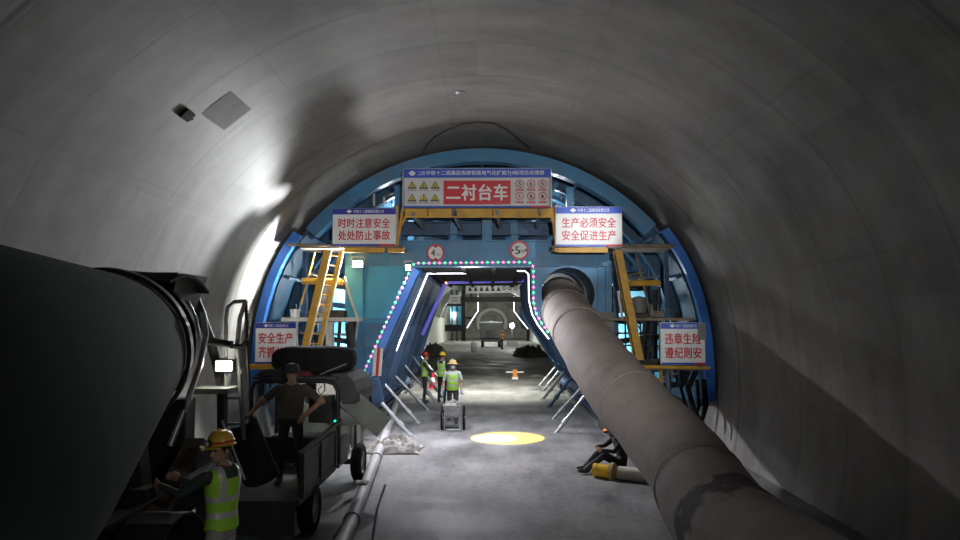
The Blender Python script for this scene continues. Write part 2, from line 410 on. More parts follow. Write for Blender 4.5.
# ================================================================== THE SETTING
def struct(o): o['kind'] = 'structure'; return o
Y0, Y1, YE = -7.0, 17.7, 112.0
b = MB(); b.box((CX, (Y0+YE)/2, -0.25), (13.2, YE-Y0, 0.5)); struct(b.build('floor', 'floor'))
def vault(nm, y0, y1, r, m, dr=0.35):
    for name, a0, a1, n in (('wall_right', -18, 35, 28), ('ceiling', 35, 145, 64), ('wall_left', 145, 198, 28)):
        b = MB(); b.arc(r, r+dr, a0, a1, y0, y1, n); struct(b.build(name+nm, m, smooth=30))
vault('', Y0, Y1, RL, 'lining')
vault('_beyond', Y1, 62.0, 6.35, 'rock')
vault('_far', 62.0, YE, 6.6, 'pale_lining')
b = MB(); b.box((CX, YE+0.2, 3.6), (13.4, 0.4, 9)); struct(b.build('wall_end', 'rock'))
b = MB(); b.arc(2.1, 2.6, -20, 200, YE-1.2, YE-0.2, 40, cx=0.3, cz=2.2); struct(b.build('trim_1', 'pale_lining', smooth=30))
# small things on the lining
def on_lining(px, py):
    d = ROT @ V(((px-480)/F, (270-py)/F, -1)); o = CAM
    ax, az = o.x-CX, o.z-CZ; A = d.x*d.x+d.z*d.z; B = 2*(ax*d.x+az*d.z); C_ = ax*ax+az*az-RL*RL
    t = (-B+math.sqrt(B*B-4*A*C_))/(2*A); return o+d*t
p = on_lining(186, 114); nrm = V((CX-p.x, 0, CZ-p.z)).normalized()
xa = V((0, 1, 0)); ya = nrm.cross(xa)
Rw = Matrix((xa, ya, nrm)).transposed()
bx_ = thing('junction_box', 'small black box fixed high on the curved lining, upper left of the picture', 'box', p)
b = MB(); b.box(p+nrm*0.02, (0.26, 0.15, 0.05), Rw); b.build('housing', 'black', bx_, bevel=0.01)
b = MB(); b.tube([p+xa*0.14+nrm*0.02, p+xa*0.2+nrm*0.02, p+xa*0.22+nrm*0.0-ya*0.03], 0.006, 6); b.build('cable_tail', 'black', bx_)
p = on_lining(227, 111); nrm = V((CX-p.x, 0, CZ-p.z)).normalized(); ya = nrm.cross(xa); Rw = Matrix((xa, ya, nrm)).transposed()
b = MB(); b.box(p+nrm*0.0, (0.85, 0.55, 0.012), Rw)
tag(rebase(b.build('repair_patch', mat('pale_mortar', (0.15, 0.143, 0.132), 0.75, 0, 0.12, 3)), p), 'pale rectangular mortar patch on the lining beside the small black box', 'patch')
p = on_lining(460, 92); nrm = V((CX-p.x, 0, CZ-p.z)).normalized(); ya = nrm.cross(xa); Rw = Matrix((xa, ya, nrm)).transposed()
b = MB(); b.lathe([(0.0, 0), (0.09, 0), (0.09, 0.02), (0.05, 0.03), (0.0, 0.03)], p, nrm, 16, cap=False)
tag(rebase(b.build('grouting_plate', 'steel', smooth=30), p), 'small round plate in the tunnel crown above the red banner', 'plate')
pts = [on_lining(x, y) for x, y in ((422, 153), (427, 143), (434, 136), (446, 129), (462, 123), (478, 120.5), (494, 122), (508, 129), (520, 139), (530, 147))]
pts = [q + V((CX-q.x, 0, CZ-q.z)).normalized()*0.03 for q in pts]
b = MB(); b.tube(pts, 0.013, 8); tag(rebase(b.build('grouting_hose', 'dark_steel', smooth=60), pts[0]), 'thin dark hose arched along the crown just above the blue gantry rim', 'hose')

# ================================================================== THE BLUE LINING GANTRY
YF = 17.0
G = thing('lining_gantry', 'large blue steel formwork gantry spanning the tunnel with an open drive-through portal', 'gantry', (CX, YF, 0))
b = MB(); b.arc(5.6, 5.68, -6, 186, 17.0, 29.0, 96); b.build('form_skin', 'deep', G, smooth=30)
b = MB(); b.arc(5.37, 5.69, 42, 139, 16.88, 16.92, 64); b.arc(5.37, 5.41, 42, 139, 16.92, 17.22, 64); b.arc(5.62, 5.69, 42, 139, 16.92, 17.05, 64)
for a in range(44, 139, 4):                     # bolted stiffeners of the rim
    t = math.radians(a); c_ = V((CX+5.53*math.cos(t), 17.0, CZ+5.53*math.sin(t)))
    b.box(c_, (0.24, 0.16, 0.02), Matrix.Rotation(-t, 3, 'Y'))
b.build('arch_rim', 'blue', G, smooth=30)
for a0, a1, nm in ((141, 180, 'side_form'), (-4, 40, 'side_form')):
    b = MB(); b.arc(5.5, 5.7, a0, a1, 16.3, 16.36, 28); b.arc(5.63, 5.7, a0, a1, 16.36, 17.0, 28); b.arc(5.5, 5.53, a0, a1, 16.36, 16.5, 28)
    b.build(nm, 'blue_bright', G, smooth=30)
for y in (18.4, 19.9, 21.4, 22.9, 24.4, 25.9, 27.4, 28.8):
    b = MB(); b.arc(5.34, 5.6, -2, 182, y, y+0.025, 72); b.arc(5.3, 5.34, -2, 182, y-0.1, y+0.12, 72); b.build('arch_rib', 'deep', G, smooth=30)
for y in (19.2, 20.7, 22.2):                    # rows of bolted tie plates on the upper skin
    for a in range(58, 126, 4):
        t = math.radians(a); b = MB(); b.box((CX+5.42*math.cos(t), y, CZ+5.42*math.sin(t)), (0.22, 0.05, 0.05), Matrix.Rotation(-t, 3, 'Y')); b.build('tie_plate', 'steel', G)
for a in (4, 16, 28, 40, 52, 64, 76, 90, 104, 116, 128, 140, 152, 164, 176):
    t = math.radians(a); c = V((CX+5.5*RK(a)*math.cos(t), 0, CZ+5.5*RK(a)*math.sin(t)))
    b = MB(); b.bar(c+V((0, 17.1, 0)), c+V((0, 28.9, 0)), 0.07, 0.12, V((math.cos(t), 0, math.sin(t)))); b.build('purlin', 'dark_blue', G)
# front portal : header, beams, leg panels
def plate(poly, Y, th, nm, m, parent=G, bevel=0.0):
    b = MB(); b.prism([at(x, y, Y) for x, y in poly], (0, th, 0)); return b.build(nm, m, parent, bevel=bevel)
b = MB(); b.prism([at(x, y, YF) for x, y in ((345, 241), (612, 241), (612, 266), (345, 266))], (0, 0.08, 0))
for x in (352, 398, 430, 487, 520, 561, 600):
    p0 = at(x, 241.5, YF-0.02); p1 = at(x, 264, YF-0.02); b.bar(p0, p1, 0.035, 0.06, V((0, 1, 0)))
b.box((at(345, 241, YF)+at(612, 241, YF))/2+V((0, 0.1, 0)), (6.5, 0.34, 0.03))
b.box((at(345, 266, YF)+at(612, 266, YF))/2+V((0, 0.1, 0)), (6.5, 0.34, 0.03))
b.build('header_beam', 'blue', G)
b = MB(); p0, p1 = at(395, 229, 17.45), at(560, 229, 17.45); b.ibeam(p0, p1, 0.3, 0.34, 0.03); b.build('cross_beam', 'dark_blue', G)
b = MB(); b.bar(at(487, 218, 17.25), at(487, 241, 17.25), 0.24, 0.2, V((0, 1, 0))); b.build('king_post', 'blue', G)
for y in (17.4, 20.3, 23.2, 26.1, 28.9):
    b = MB(); b.ibeam((-3.6, y, 4.62), (3.1, y, 4.62), 0.26, 0.5, 0.03); b.ibeam((-3.0, y, 5.55), (2.6, y, 5.55), 0.2, 0.3, 0.03); b.build('portal_beam', 'dark_blue', G)
    for x in (-3.4, -2.3, -0.9, 0.6, 2.0, 3.0):
        top = CZ+math.sqrt(5.3**2-(x-CX)**2)
        b = MB(); b.bar((x, y+0.02, 4.85), (x, y+0.02, top), 0.18, 0.18, V((0, 1, 0))); b.build('post', 'blue', G)
    for x0, x1 in ((-2.3, -3.6), (-0.9, -2.0), (0.6, 1.7), (2.0, 3.3)):
        b = MB(); top = CZ+math.sqrt(5.3**2-(x1-CX)**2); b.bar((x0, y+0.1, 4.9), (x1, y+0.1, top), 0.1, 0.1); b.build('brace', 'blue', G)
b = MB(); b.box((-0.35, 23.2, 4.33), (3.0, 11.4, 0.04))
for x in (-1.6, -0.7, 0.1, 0.9): b.bar((x, 17.2, 4.3), (x, 28.9, 4.3), 0.12, 0.12)
b.build('passage_roof', 'black', G)
LEGL = ((412, 266), (362, 378))                 # the slanted edge of the left leg, in the front plane
plate(((363, 266), (412, 266), (386.5, 323), (363, 323)), YF, 0.08, 'leg_panel', 'teal')
plate(((356, 323.3), (386.3, 323.3), (362, 378), (356, 378)), YF, 0.08, 'leg_panel', 'blue')
plate(((345, 266), (362.6, 266), (362.6, 318), (345, 318)), YF-0.12, 0.2, 'leg_panel', 'teal')
plate(((352, 378.5), (378, 378.5), (384, 402), (352, 402)), YF, 0.1, 'leg_panel', 'dark_blue')
b = MB(); b.bar(at(363, 266, 16.95), at(363, 378, 16.95), 0.05, 0.1, V((0, 1, 0)))
b.bar(at(345, 318.5, 16.93), at(389, 318.5, 16.93), 0.1, 0.04); b.bar(at(354, 346, 16.93), at(375, 346, 16.93), 0.1, 0.04); b.bar(at(354, 378, 16.93), at(364, 378, 16.93), 0.12, 0.05)
b.bar(at(411, 266, 16.94), at(361, 378, 16.94), 0.06, 0.08, V((0, 1, 0)))
b.build('leg_flange', 'blue', G)
# inner cheeks of the portal
def cheek(p0, p1, y0, y1, th, nm, m):
    b = MB(); a0 = at(*p0, YF); a1 = at(*p1, YF); q = [V((a0.x, y0, a0.z)), V((a1.x, y0, a1.z)), V((a1.x, y1, a1.z)), V((a0.x, y1, a0.z))]
    b.prism(q, (th, 0, 0)); return b.build(nm, m, G)
cheek((413, 267), (364, 376), 17.1, 18.5, -0.05, 'portal_cheek', 'blue_bright')
cheek((412, 272), (372, 360), 18.7, 20.0, -0.05, 'portal_cheek', 'dark_blue')
cheek((412, 268), (385, 328), 20.6, 28.5, -0.06, 'portal_cheek', 'dark_blue')
for y in (19.4, 21.4, 23.2, 25.0, 27.0, 28.9):
    a0 = at(412, 266, YF); a1 = at(352, 400, YF)
    b = MB(); b.ibeam((a0.x-0.12, y, 4.35), (a1.x+0.2, y, 0.75), 0.22, 0.26, 0.03, V((0, 1, 0))); b.build('portal_leg', 'dark_blue', G)
    b = MB(); b.ibeam((1.32, y, 4.35), (1.42, y, 3.1), 0.2, 0.2, 0.03, V((0, 1, 0))); b.ibeam((1.42, y, 3.1), (2.95, y, 0.75), 0.2, 0.2, 0.03, V((0, 1, 0))); b.build('portal_leg', 'dark_blue', G)
for z, xl, xr in ((3.3, -2.52, 1.5), (2.2, -2.95, 1.95), (1.3, -3.15, 2.5)):
    for x in (xl-0.12, xr+0.1):
        b = MB(); b.bar((x, 18.6, z), (x, 29, z), 0.09, 0.12); b.build('side_rail', 'blue', G)
for x in (-3.35, 2.95):
    b = MB(); b.ibeam((x, 16.9, 0.62), (x, 29.2, 0.62), 0.34, 0.42, 0.04); b.build('foot_beam', 'dark_blue', G)
    for y in (17.6, 28.3):
        w = MB(); w.box((x, y, 0.3), (0.42, 1.0, 0.24))
        o = w.build('bogie', 'dark_steel', G, bevel=0.02)
        for dy in (-0.3, 0.3):
            w = MB(); w.lathe([(0.0, -0.07), (0.17, -0.07), (0.17, 0.03), (0.2, 0.03), (0.2, 0.07), (0.0, 0.07)], (x, y+dy, 0.355), V((1, 0, 0)), 20, cap=False); c = w.build('wheel', 'steel', o, smooth=30)
# right leg plate pierced for the air duct
hc = at(567.5, 294, YF); HR = 0.64
b = MB(); b.holed([at(x, y, YF) for x, y in ((531, 266), (612, 266), (612, 402), (602, 402), (588, 388), (553, 340), (538, 322), (532, 302))], hc, HR, (0, 0.08, 0)); b.build('leg_panel', 'blue', G)
b = MB(); n = 48
vs = []; fs = []
for i in range(n):
    q = 2*PI*i/n
    for (r, y) in ((HR, 16.9), (HR+0.05, 16.9), (HR+0.05, 18.6), (HR, 18.6)): vs.append(V((hc.x+r*math.cos(q), y, hc.z+r*math.sin(q))))
for i in range(n):
    j = (i+1) % n
    for k in range(4): fs.append((i*4+k, i*4+(k+1) % 4, j*4+(k+1) % 4, j*4+k))
b._new(vs, fs); b.build('duct_collar', 'blue', G, smooth=30)
b = MB()
for x in (598, 606): b.bar(at(x, 266, 16.95), at(x+1, 400, 16.95), 0.03, 0.05, V((0, 1, 0)))
b.bar(at(598, 318, 16.93), at(612, 318, 16.93), 0.06, 0.05); b.build('leg_flange', 'blue', G)
plate(((598, 312), (614, 312), (614, 345), (598, 345)), 16.7, 0.12, 'control_cabinet', 'grey')
# floor braces inside the portal : two screw-jack rows
for x0, z0, x1, y in ((-2.86, 1.5, -1.98, 17.45), (-2.82, 0.86, -2.0, 16.95)):
    pass
BR_L = [((379.6, 378.6), (418.5, 423)), ((381.5, 403), (411.7, 437)), ((393, 374), (429, 411)), ((401, 361), (437, 403)), ((411, 354), (443, 398)), ((417, 352), (449, 391))]
BR_R = [((586, 394), (555, 434)), ((584, 385), (552, 420)), ((577, 370), (549, 407)), ((572, 362), (543, 399)), ((570, 357), (543, 391)), ((568, 352), (539, 386))]
for i, (tp, bt) in enumerate(BR_L+BR_R):
    g_ = ground(*bt); t_ = at(*tp, g_.y)
    if i >= 6: t_ = t_ + (t_-g_)*0.35
    b = MB(); d = (t_-g_).normalized()
    b.tube([g_+d*0.05, t_], 0.05 if i != 9 else 0.06, 12); b.tube([g_+d*0.35, g_+d*0.5], 0.075, 12)
    b.box(g_+V((0, 0, 0.012)), (0.2, 0.16, 0.024)); b.tube([g_+d*0.015, g_+d*0.07], 0.07, 10)
    b.build('floor_strut', ('galv', 'galv', 'steel', 'steel', 'steel', 'steel', 'steel', 'steel', 'dark_blue', 'pale_green', 'steel', 'steel')[i], G, smooth=40)
# turnbuckles from the legs to the skin, both sides
for y in (17.9, 20.5, 23.1, 25.7, 28.3):
    for s_ in (-1, 1):
        for (z0, x0, a) in ((1.0, 3.2, 2), (1.9, 3.1, 10), (2.9, 3.15, 20), (3.9, 3.2, 30), (4.6, 3.3, 42)):
            t = math.radians(a); p0 = V((CX+s_*x0, y, z0)); p1 = V((CX+s_*5.28*RK(a)*math.cos(t), y, CZ+5.28*RK(a)*math.sin(t)))
            m_ = p0.lerp(p1, 0.3); k_ = p0.lerp(p1, 0.7)
            b = MB(); b.tube([p0, m_], 0.03, 8); b.tube([m_, k_], 0.055, 8); b.tube([k_, p1], 0.03, 8); b.build('turnbuckle', 'steel' if a < 40 else 'blue', G, smooth=40)
# side frames that carry the platforms (posts down to the foot beams)
for s_, xs in ((-1, (-3.45, -4.6)), (1, (3.1, 4.35))):
    for x in xs:
        for y in (17.3, 19.0, 21.0):
            b = MB(); z1 = 4.6; b.bar((x, y, 0.85 if abs(x) < 4 else 1.2), (x, y, z1), 0.1, 0.1, V((0, 1, 0))); b.build('side_post', 'dark_blue', G)
rnd = random.Random(5)
for s_ in (-1, 1):                              # crowded dark bracing between legs and skin, added to darken the bays
    for k in range(7):
        x = s_*(3.9+0.2*k)+CX; y = 17.25+0.17*k; h = 1.4+2.6*rnd.random(); z0 = 0.6+1.2*rnd.random()
        b = MB(); b.tube([(x, y, z0), (x+0.1*rnd.uniform(-1, 1), y, min(z0+h, 4.4-0.22*k))], 0.035+0.03*rnd.random(), 8); b.build('jack_tube', 'dark_steel', G, smooth=40)
    for k, z in enumerate((1.15, 1.75, 2.35, 3.25, 3.75, 4.2)):
        b = MB(); b.bar((s_*3.5+CX, 17.8+0.2*k, z), (s_*(5.0-0.1*k)+CX, 17.8+0.2*k, z+0.15), 0.08, 0.14); b.build('wale', ('dark_steel', 'dark_blue')[k % 2], G)
# pale sheets seen through the side frames
plate(((322, 286), (352, 286), (353, 316), (322, 316)), 19.2, 0.03, 'back_panel', 'cyan')
plate(((312, 322), (352, 322), (352, 350), (312, 350)), 19.4, 0.03, 'back_panel', 'cyan')
plate(((619, 291), (644, 291), (650, 317), (619, 317)), 19.6, 0.03, 'back_panel', 'cyan')
plate(((645, 290), (656, 290), (663, 314), (651, 314)), 19.2, 0.03, 'back_panel', 'cyan')
plate(((617, 324), (660, 324), (664, 358), (617, 358)), 19.8, 0.03, 'back_panel', 'cyan')
plate(((640, 372), (662, 372), (664, 384), (640, 384)), 19.6, 0.03, 'back_panel', 'cyan')
# --- platforms
def deck(x0, x1, ytop, Yf, depth, th, nm, m, extra=None):
    a, c = at(x0, ytop, Yf), at(x1, ytop, Yf); z = (a.z+c.z)/2
    b = MB(); b.box(((a.x+c.x)/2, Yf+depth/2, z-th/2), (abs(c.x-a.x), depth, th)); 
    return b.build(nm, m, G)
def edge(x0, x1, y0, y1, Yf, nm, m, gap=()):
    return plate(((x0, y0), (x1, y0), (x1, y1), (x0, y1)), Yf, 0.05, nm, m)
b = MB()
for x0, x1 in ((405, 427), (428.5, 452), (457, 492), (493.5, 539), (540.5, 551)):
    b.prism([at(x, y, 16.05) for x, y in ((x0, 208.5), (x1, 208.5), (x1, 217.5), (x0, 217.5))], (0, 0.05, 0))
a = at(404, 208.5, 16.1); c = at(552, 208.5, 16.1); b.box(((a.x+c.x)/2, 16.55, a.z-0.03), (c.x-a.x, 0.9, 0.04))
b.bar(at(404, 217, 16.12), at(552, 217, 16.12), 0.1, 0.03)
b.build('upper_walkway', 'yellow', G)
for x0, y0, x1, y1 in ((413, 214, 423, 226), (453, 211, 461, 228), (497, 212, 500, 226), (539, 211, 537, 226)):
    b = MB(); b.bar(at(x0, y0, 16.0), at(x1, y1, 17.0), 0.07, 0.1); b.build('walkway_bracket', 'steel', G)
for xs in ((397, 403, 396, 409), (556, 552, 557, 549)):
    b = MB()
    b.bar(at(xs[0], 206, 16.05), at(xs[0], 252, 16.05), 0.07, 0.07, V((0, 1, 0))); b.bar(at(xs[1], 208, 16.1), at(xs[0], 246, 16.1), 0.06, 0.06, V((0, 1, 0)))
    b.bar(at(xs[3], 210, 16.15), at(xs[2], 236, 16.15), 0.05, 0.06, V((0, 1, 0))); b.build('end_bracket', 'yellow', G)
o = deck(300, 402, 246, 16.0, 1.1, 0.05, 'side_platform', 'board')
o = deck(553, 673, 246, 16.0, 1.1, 0.05, 'side_platform', 'board')
edge(344, 384, 247.5, 252.5, 15.97, 'platform_edge', 'yellow'); edge(388, 404, 247.5, 252.5, 15.97, 'platform_edge', 'yellow'); edge(558, 608, 247.5, 252.5, 15.97, 'platform_edge', 'yellow')
b = MB(); b.tube([at(288, 244.5, 15.95), at(404, 247, 15.95)], 0.03, 8); b.build('platform_rail', 'board', G)
b = MB(); b.tube([at(552, 246.5, 15.95), at(676, 245, 15.95)], 0.03, 8); b.build('platform_rail', 'board', G)
deck(281, 358, 317.5, 16.2, 1.0, 0.09, 'middle_platform', 'white_board')  # left deck coloured white as if lamplit
deck(600, 693, 318, 16.2, 1.0, 0.06, 'middle_platform', 'board')
deck(250, 300, 365, 15.95, 1.2, 0.1, 'lower_platform', 'yellow')
b = MB(); b.tube([at(245, 365.5, 15.9), at(312, 364, 15.9)], 0.035, 8); b.build('platform_rail', 'yellow', G)
deck(634, 700, 367.5, 15.95, 1.2, 0.06, 'lower_platform', 'board')
b = MB(); b.tube([at(632, 366.5, 15.9), at(710, 368, 15.9)], 0.04, 8); b.build('platform_rail', 'yellow', G)
deck(642, 664, 361, 16.6, 0.7, 0.12, 'lower_platform', 'dark_steel')
for pts, r, m in (
    (((315, 252), (301, 305)), 0.02, 'yellow'), (((302, 281), (343, 282)), 0.075, 'yellow'), (((313, 275), (336, 284)), 0.02, 'board'),
    (((344, 277), (358, 320)), 0.03, 'white_board'), (((358, 320), (354, 348)), 0.035, 'steel'),
    (((636, 254), (651, 317)), 0.025, 'board'), (((630, 283), (660, 283)), 0.07, 'yellow'), (((624, 276), (645, 272)), 0.02, 'board'),
    (((637, 368), (637, 398)), 0.045, 'yellow'), (((661, 369), (661, 398)), 0.045, 'yellow'), (((668, 370), (669, 405)), 0.025, 'steel'),
    (((618, 291), (622, 318)), 0.03, 'white'), (((660, 325), (666, 366)), 0.02, 'dark_steel'), (((625, 318), (626, 352)), 0.02, 'dark_steel'), (((634, 320), (650, 345)), 0.015, 'dark_steel'), (((640, 318), (642, 362)), 0.02, 'dark_steel'),
    (((652, 320), (648, 362)), 0.02, 'dark_steel'), (((617, 333), (662, 335)), 0.02, 'dark_steel'), (((617, 345), (660, 346)), 0.02, 'dark_steel'),
    (((297, 322), (297, 350)), 0.03, 'steel'), (((330, 322), (330, 350)), 0.1, 'white_board'), (((340, 322), (338, 350)), 0.04, 'dark_steel'), (((300, 333), (355, 335)), 0.03, 'steel'), (((350, 322), (352, 348)), 0.12, 'dark_steel')):
    b = MB(); b.tube([at(*q, 16.35) for q in pts], r, 8); b.build('scaffold_tube', m, G, smooth=40)
for px, py, w, h, m in ((606, 338, 10, 22, 'dark_steel'), (622, 303, 5, 20, 'white'), (655, 314, 18, 6, 'board')):
    plate(((px-w/2, py-h/2), (px+w/2, py-h/2), (px+w/2, py+h/2), (px-w/2, py+h/2)), 16.9, 0.06, 'toe_board', m)
for s_, x, zz in ((-1, 291, 319), (1, 689, 319)):
    pass

# --- ladders (steep yellow stairs)
def stair(name, label, x0, y0, x1, y1, Ya, Yb, lean, m_side):
    t = thing(name, label, 'ladder', at(x1, y1, Yb))
    top = at(x0, y0, Ya); bot = at(x1, y1, Yb); d = (top-bot)
    off = V((0.22*lean, 0.35, 0))
    for k in (0, 1):
        b = MB(); b.bar(bot+off*k, top+off*k, 0.16 if k == 0 else 0.08, 0.1, V((0, 1, 0))); b.build('stringer', 'yellow', t)
    n_ = 10
    for i in range(n_):
        p0 = bot+d*((i+0.5)/n_); b = MB(); b.bar(p0, p0+off, 0.12, 0.03); b.build('step', 'yellow' if m_side else 'steel', t)
    if m_side:
        b = MB(); b.bar(bot+V((0.09, -0.06, 0)), top+V((0.09, -0.06, 0)), 0.03, 0.02, V((0, 1, 0))); b.bar(bot+off+V((0.06, -0.02, 0)), top+off+V((0.06, -0.02, 0)), 0.03, 0.02, V((0, 1, 0))); b.build('pale_edge_strip', 'yellow_pale', t)
    return t
stair('access_ladder', 'yellow access ladder with pale edges between the left side platforms', 328, 250, 305, 349, 15.75, 15.75, 1, True)
stair('access_ladder', 'plain yellow access ladder on the right side of the gantry', 618, 250, 640, 360, 15.75, 15.75, -0.12, False)

# ================================================================== SIGNS
def board_sign(name, label, cat, x0, y0, x1, y1, Y, hdr, ftr, lines, head, hdr_m, foot_red=True, fold=None, zrows=None, fit=0.82, logo=True):
    a, c = at(x0, y1, Y), at(x1, y0, Y); W, H = c.x-a.x, c.z-a.z
    t = thing(name, label, cat, V(((a.x+c.x)/2, Y, a.z)))
    b = MB(); b.box((0, 0.02, H/2), (W, 0.03, H)); b.build('face_panel', 'sign_white', t, local=True)
    b = MB(); b.box((0, 0.0, H-hdr*H/2), (W, 0.014, hdr*H)); b.build('header_band', hdr_m, t, local=True)
    b = MB(); b.box((0, 0.0, ftr*H/2), (W, 0.014, ftr*H)); b.build('footer_band', hdr_m, t, local=True)
    if foot_red:
        b = MB(); b.box((W*0.375, -0.004, ftr*H/2), (W*0.25, 0.014, ftr*H)); b.build('red_footer_band', 'sign_red', t, local=True)
    b = MB()
    for (p0, p1) in (((-W/2, 0.05, 0), (-W/2, 0.05, H)), ((W/2, 0.05, 0), (W/2, 0.05, H)), ((-W/2, 0.05, H), (W/2, 0.05, H)), ((-W/2, 0.05, 0), (W/2, 0.05, 0))): b.bar(p0, p1, 0.03, 0.03, V((0, 1, 0)))
    b.build('back_frame', 'steel', t, local=True)
    if head:
        lettering(head, W*0.48, hdr*H*0.56, 'sign_white', t, (W*0.07, -0.008, H-hdr*H/2), 0.012)
        e = MB(); e.lathe([(0, 0), (hdr*H*0.30, 0), (hdr*H*0.30, 0.006), (hdr*H*0.18, 0.006), (hdr*H*0.18, 0.004), (0, 0.004)], (-W*0.24, -0.006, H-hdr*H/2), V((0, -1, 0)), 16, cap=False)
        e.box((-W*0.24, -0.012, H-hdr*H/2), (hdr*H*0.9, 0.006, hdr*H*0.16)); e.build('emblem', 'sign_white', t, local=True)
    k = len(lines); body = H*(1-hdr-ftr)
    for i, s in enumerate(lines):
        z = H*ftr+body*(1-(i+0.5)/k) + (0.035*H if i else -0.035*H)*(1 if k == 2 else 0)
        lettering(s, W*fit, body*0.33, 'sign_red', t, (0, -0.001, z), 0.02)
    return t, W, H
CO = '中铁十二局集团有限公司'
board_sign('safety_sign', 'white sign with red characters on the left upper platform, above the yellow ladder', 'sign', 332.5, 208.5, 395.8, 246, 15.9, 0.155, 0.05, ['时时注意安全', '处处防止事故'], CO, 'sign_navy')
board_sign('safety_sign', 'brightly lit white sign with red characters on the right upper platform', 'sign', 556.3, 207, 621.5, 246.5, 15.9, 0.165, 0.05, ['生产必须安全', '安全促进生产'], CO, 'sign_blue')
board_sign('safety_sign', 'square white sign at the left lining, partly hidden behind the black roll', 'sign', 255, 323, 296, 363.5, 15.85, 0.13, 0.04, ['安全生产', '齐抓共管'], CO, 'sign_navy', foot_red=False, fit=0.85)
t3, W3, H3 = board_sign('safety_sign', 'square white sign above the yellow rail, beside the right lining', 'sign', 661.5, 323, 704.5, 364.5, 15.85, 0.14, 0.045, ['违章生险', '遵纪则安'], CO, 'sign_blue', fit=0.82)
b = MB(); b.box((W3*0.425, -0.03, H3*0.8), (W3*0.18, 0.02, H3*0.39)); b.build('grey_cover', 'grey', t3, local=True)
# the big banner
xa0, xa1 = at(403.5, 207.5, 15.95), at(550.5, 168.5, 15.95); W, H = xa1.x-xa0.x, xa1.z-xa0.z
bn = thing('banner', 'long banner with a red centre panel and rows of warning symbols, over the portal', 'banner', V(((xa0.x+xa1.x)/2, 15.95, xa0.z)))
b = MB(); nx, nz = 48, 10; vs = []; fs = []
for i in range(nx+1):
    for j in range(nz+1):
        x = -W/2+W*i/nx; z = H*j/nz; w_ = 0.012*math.sin(i*0.9+j*0.5)*math.sin(j/nz*PI)+0.01*noise.noise(V((x*2, z*3, 1)))
        vs.append(V((x, 0.03+w_, z)))
for i in range(nx):
    for j in range(nz): fs.append((i*(nz+1)+j, (i+1)*(nz+1)+j, (i+1)*(nz+1)+j+1, i*(nz+1)+j+1))
b._new(vs, fs); o = b.build('cloth', 'sign_white_cloth', bn, smooth=60, local=True)
sm = o.modifiers.new('thickness', 'SOLIDIFY'); sm.thickness = 0.006; sm.offset = 0
def bp(px, py): return ((px-403.5)/147*W-W/2, (207.5-py)/39*H)
def brect(x0, y0, x1, y1, y, nm, m, th=0.008):
    (a, d), (c, e) = bp(x0, y1), bp(x1, y0); b = MB(); b.box(((a+c)/2, y, (d+e)/2), (c-a, th, e-d)); return b.build(nm, m, bn, local=True)
brect(403.5, 168.5, 550.5, 177.5, 0.002, 'header_band', 'sign_blue'); brect(403.5, 206, 550.5, 207.7, 0.002, 'footer_band', 'sign_blue'); brect(530, 206, 550.5, 207.7, -0.006, 'red_footer_band', 'sign_red')
brect(443.5, 180.5, 510.5, 204.5, 0.0, 'red_panel', 'sign_red')
x, z = bp(477, 192.4); lettering('二衬台车', 61/147*W, 16.0/39*H, 'sign_white', bn, (x, -0.005, z), 0.03)
x, z = bp(485, 173); lettering('中铁十二局集团焦柳铁路电气化扩能TJ4标项目经理部', 118/147*W, 5.2/39*H, 'sign_white', bn, (x, -0.003, z), 0.012)
e = MB(); x, z = bp(412, 173); r = 2.6/39*H
e.lathe([(0, 0), (r, 0), (r, 0.006), (r*.6, 0.006), (r*.6, 0.003), (0, 0.003)], (x, -0.002, z), V((0, -1, 0)), 20, cap=False); e.box((x, -0.006, z), (r*2.7, 0.006, r*0.5)); e.build('emblem', 'sign_white', bn, local=True)
x, z = bp(421, 173); lettering('二公司', 0.16, 0.1, 'sign_white', bn, (x, -0.003, z), 0.01)
for j, yc in enumerate((185.2, 198)):
    for i, xc in enumerate((412, 423.6, 435)):
        x, z = bp(xc, yc); s = 4.6/39*H
        tri = lambda k: [(x-s*k, -0.0, z-s*0.72*k), (x+s*k, -0.0, z-s*0.72*k), (x, -0.0, z+s*0.95*k)]
        b = MB(); b.prism([V(p) for p in tri(1)], (0, 0.006, 0)); q = b.build('warning_triangle', 'sign_black', bn, local=True)
        b = MB(); b.prism([V(p)+V((0, -0.003, 0)) for p in tri(0.66)], (0, 0.004, 0)); b.build('yellow_field', 'sign_yellow', q, local=True)
        b = MB(); b.box((x, -0.006, z-s*0.05), (s*0.16, 0.004, s*0.62)); b.box((x, -0.006, z-s*0.36), (s*0.5+i*0.01, 0.004, s*0.12)); b.build('pictogram', 'sign_black', q, local=True)
        lettering(('注意安全', '当心落物', '必须戴帽', '当心触电', '当心机械', '当心坑洞')[j*3+i], s*2.0, 0.028, 'sign_black', bn, (x, 0.001, z-s*1.05), 0.0, 'caption')
